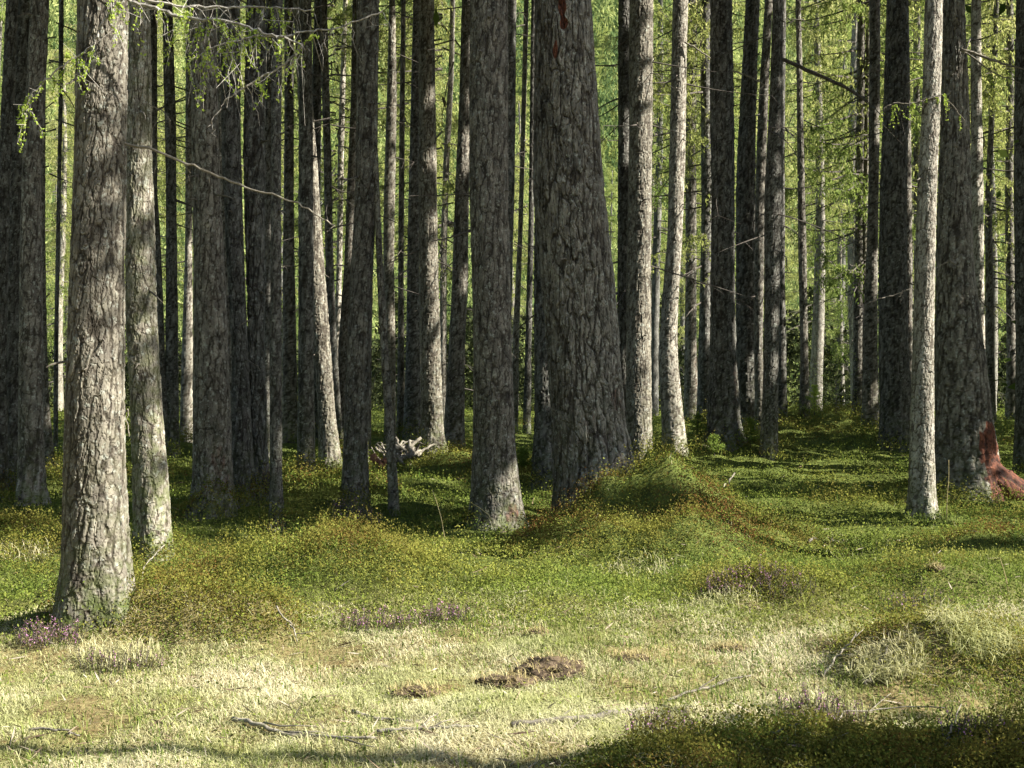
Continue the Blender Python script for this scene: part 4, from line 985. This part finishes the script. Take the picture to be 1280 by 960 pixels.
# ------------------------------------------------------------------ turned turf clods
def clod(X, Y, r, label, seed, flat=.55):
    x, d = hit(X, Y); z = float(height(x, d)); rg = np.random.default_rng(900+seed)
    import bmesh
    bm = bmesh.new(); bmesh.ops.create_icosphere(bm, subdivisions=5, radius=1.0); me = bpy.data.meshes.new('soil'); bm.to_mesh(me); bm.free()
    n = len(me.vertices); co = np.zeros(n*3, np.float32); me.vertices.foreach_get('co', co); co = co.reshape(-1, 3).astype(float)
    nz = fbm(co[:, 0]*2+seed+9, co[:, 1]*2+co[:, 2]*1.3+20, seed, 4)+.6*fbm(co[:, 0]*6+seed+9, co[:, 1]*6-co[:, 2]*5+40, seed+5, 3)
    co = co*(1+.38*nz)[:, None]*np.array([r, r*.6, r*flat])
    me.vertices.foreach_set('co', co.astype(np.float32).ravel()); me.polygons.foreach_set('use_smooth', np.ones(len(me.polygons), bool)); me.materials.append(M_SOIL); me.update()
    root = empty('turf_clod', (x, d, z)); tag(root, label, 'turf clod', 'turned turf clods in the clearing')
    obj('soil', me, root)
    k = int(330*r/.12); i = rg.integers(0, n, k); P = co[i]*.98; P = P[P[:, 2] > -.01]
    V, q, t, ti = blades(P, .04+.06*rg.random(len(P)), .003+.003*rg.random(len(P)), np.clip(.7+.3*rg.normal(size=len(P)), .1, 1.15), np.clip(.35+.3*rg.normal(size=len(P)), 0, 1), rg)
    obj('dead_grass', mesh_np('dead_grass', V, [q, t], M_STALK, False, {'tint': ti}), root)
for c in CLODS: clod(*c)

# ------------------------------------------------------------------ spruce seedlings, stalks, straw tussocks
def seedling(X, Y, h, label, seed, mat=M_SEED):
    x, d = hit(X, Y); z = float(height(x, d)); rg = np.random.default_rng(seed)
    root = empty('spruce_seedling', (x, d, z)); tag(root, label, 'seedling', 'young spruces')
    a = Acc(); a.tube([(0, 0, -.05), (0, 0, h*.5), (0, 0, h)], [.008, .006, .002], 5, 0); LP = []
    for i in range(46):
        t = rg.random(); L_ = h*.5*(1-t)+.05; an = rg.random()*6.28; p = np.array([0, 0, h*(.08+.9*t)]); v = np.array([math.cos(an), math.sin(an), .25])*L_
        a.tube([p, p+v*.6, p+v], [.003, .002, .001], 3, 0); k = rg.random(34)[:, None]; LP.append(p+v*k+rg.normal(size=(34, 3))*.014)
    obj('stem', a.mesh('stem', [M_TWIG]), root)
    la = Acc(); LP = np.vstack(LP); la.leaves(LP, .032*(.6+.7*rg.random(len(LP))), 0, .35, rng=rg); obj('needles', la.mesh('needles', [mat]), root)
seedling(872, 552, .42, 'spruce seedling left of the stout dark trunk', 1); seedling(938, 556, .40, 'spruce seedling right of the stout dark trunk', 2)
seedling(1018, 520, .55, 'bright yellow green young tree beside the lone reddish trunk', 3, M_NEWLEAF); seedling(893, 566, .25, 'low seedling in front of the stout dark trunk', 4)
seedling(1045, 516, 1.6, 'taller young tree standing in the bright gap', 5, M_LARCHG); seedling(652, 590, .3, 'low leafy seedling between the flaky trunk and the giant', 6)

def stalk(pix, label, seed):
    X, Y = pix[0]; x, d = hit(X, Y); P = np.array([at(a, b, d) for a, b in pix]); P[0, 2] -= .03
    u = np.linspace(0, 1, len(P)); uu = np.linspace(0, 1, 12); P = np.stack([np.interp(uu, u, P[:, i]) for i in range(3)], -1)
    V, q, f = tube(P, np.linspace(.005, .0025, 12), 5, seed); org = P[0]
    o = obj('grass_stalk', mesh_np('grass_stalk', V-org, [q, f], M_STALK, True, {'tint': np.random.default_rng(seed).random(len(V))})); o.location = org
    tag(o, label, 'grass stalk', 'tall dry stalks')
stalk([(557, 676), (552, 650), (546, 628), (540, 612)], 'tall dry stalk standing left of the thick flaky trunk', 1)
stalk([(622, 668), (612, 645), (600, 635), (588, 628)], 'arched dry stalk in front of the thick flaky trunk', 2)
stalk([(1183, 645), (1184, 620), (1186, 598), (1186, 575)], 'tall dry stalk before the old flared trunk', 3)
stalk([(1262, 745), (1258, 725), (1254, 710), (1250, 698)], 'pale dry stalk near the right edge above the sunny hummock', 4)

def tussock(X, Y, r, n, label, seed):
    x, d = hit(X, Y); rg = np.random.default_rng(seed); a = rg.random(n)*6.28; rr = r*np.sqrt(rg.random(n))
    px, py = x+rr*np.cos(a), d+rr*.7*np.sin(a); z = float(height(x, d)); P = np.stack([px, py, height(px, py)-.01], -1)
    V, q, t, ti = blades(P, .08+.14*rg.random(n), .004+.003*rg.random(n), np.clip(.55+.25*rg.normal(size=n), .1, 1.0), np.clip(.7+.25*rg.normal(size=n), 0, 1), rg)
    o = obj('straw_tussock', mesh_np('straw_tussock', V-np.array([x, d, z]), [q, t], M_DRY, False, {'tint': ti})); o.location = (x, d, z)
    tag(o, label, 'tussock', 'straw tussocks')
tussock(1110, 838, .20, 900, 'pale straw tussock on the left side of the sunny hummock', 1); tussock(1220, 800, .24, 1000, 'pale straw tussock on the right side of the sunny hummock', 2)
tussock(150, 832, .24, 1000, 'straw tussock under the heath mound of the nearest trunk', 3); tussock(30, 700, .25, 160, 'shaded straw tussock at the left edge', 4)
tussock(800, 716, .30, 150, 'tangled dry stems at the foot of the giant', 5); tussock(905, 760, .25, 350, 'straw tussock below the purple heather hummock', 6)

# ------------------------------------------------------------------ light, sky, camera
w = bpy.data.worlds.new('World'); SC.world = w; w.use_nodes = True
N = w.node_tree.nodes; L = w.node_tree.links
bgn = N.get('Background') or N.new('ShaderNodeBackground')
sky = N.new('ShaderNodeTexSky'); sky.sky_type = 'NISHITA'; sky.sun_disc = False
sky.sun_elevation = SUN_EL; sky.sun_rotation = math.pi/2+SUN_AZ
L.new(sky.outputs[0], bgn.inputs['Color']); bgn.inputs['Strength'].default_value = .072
sl = bpy.data.lights.new('sun', 'SUN'); sl.energy = 4.6; sl.angle = math.radians(.55); sl.color = (1.0, .945, .84)
so = bpy.data.objects.new('sun', sl); COL.objects.link(so)
so.rotation_euler = Vector(-SUN).to_track_quat('-Z', 'Y').to_euler()
cam = bpy.data.cameras.new('camera'); co = bpy.data.objects.new('camera', cam); COL.objects.link(co)
co.location = (0, 0, EYE); co.rotation_euler = (math.pi/2, 0, 0)
cam.sensor_width = 36; cam.lens = 36*F/1280; cam.shift_y = (HZ-480)/1280; cam.clip_end = 2000; cam.clip_start = .1
SC.camera = co
SC.view_settings.view_transform = 'Standard'; SC.view_settings.look = 'None'; SC.view_settings.exposure = 2.02; SC.view_settings.gamma = 1
SC.render.engine = 'CYCLES'
cy = SC.cycles; cy.max_bounces = 4; cy.diffuse_bounces = 2; cy.glossy_bounces = 2; cy.transmission_bounces = 3; cy.transparent_max_bounces = 4
cy.use_denoising = True; cy.volume_bounces = 0
cy.caustics_reflective = False; cy.caustics_refractive = False
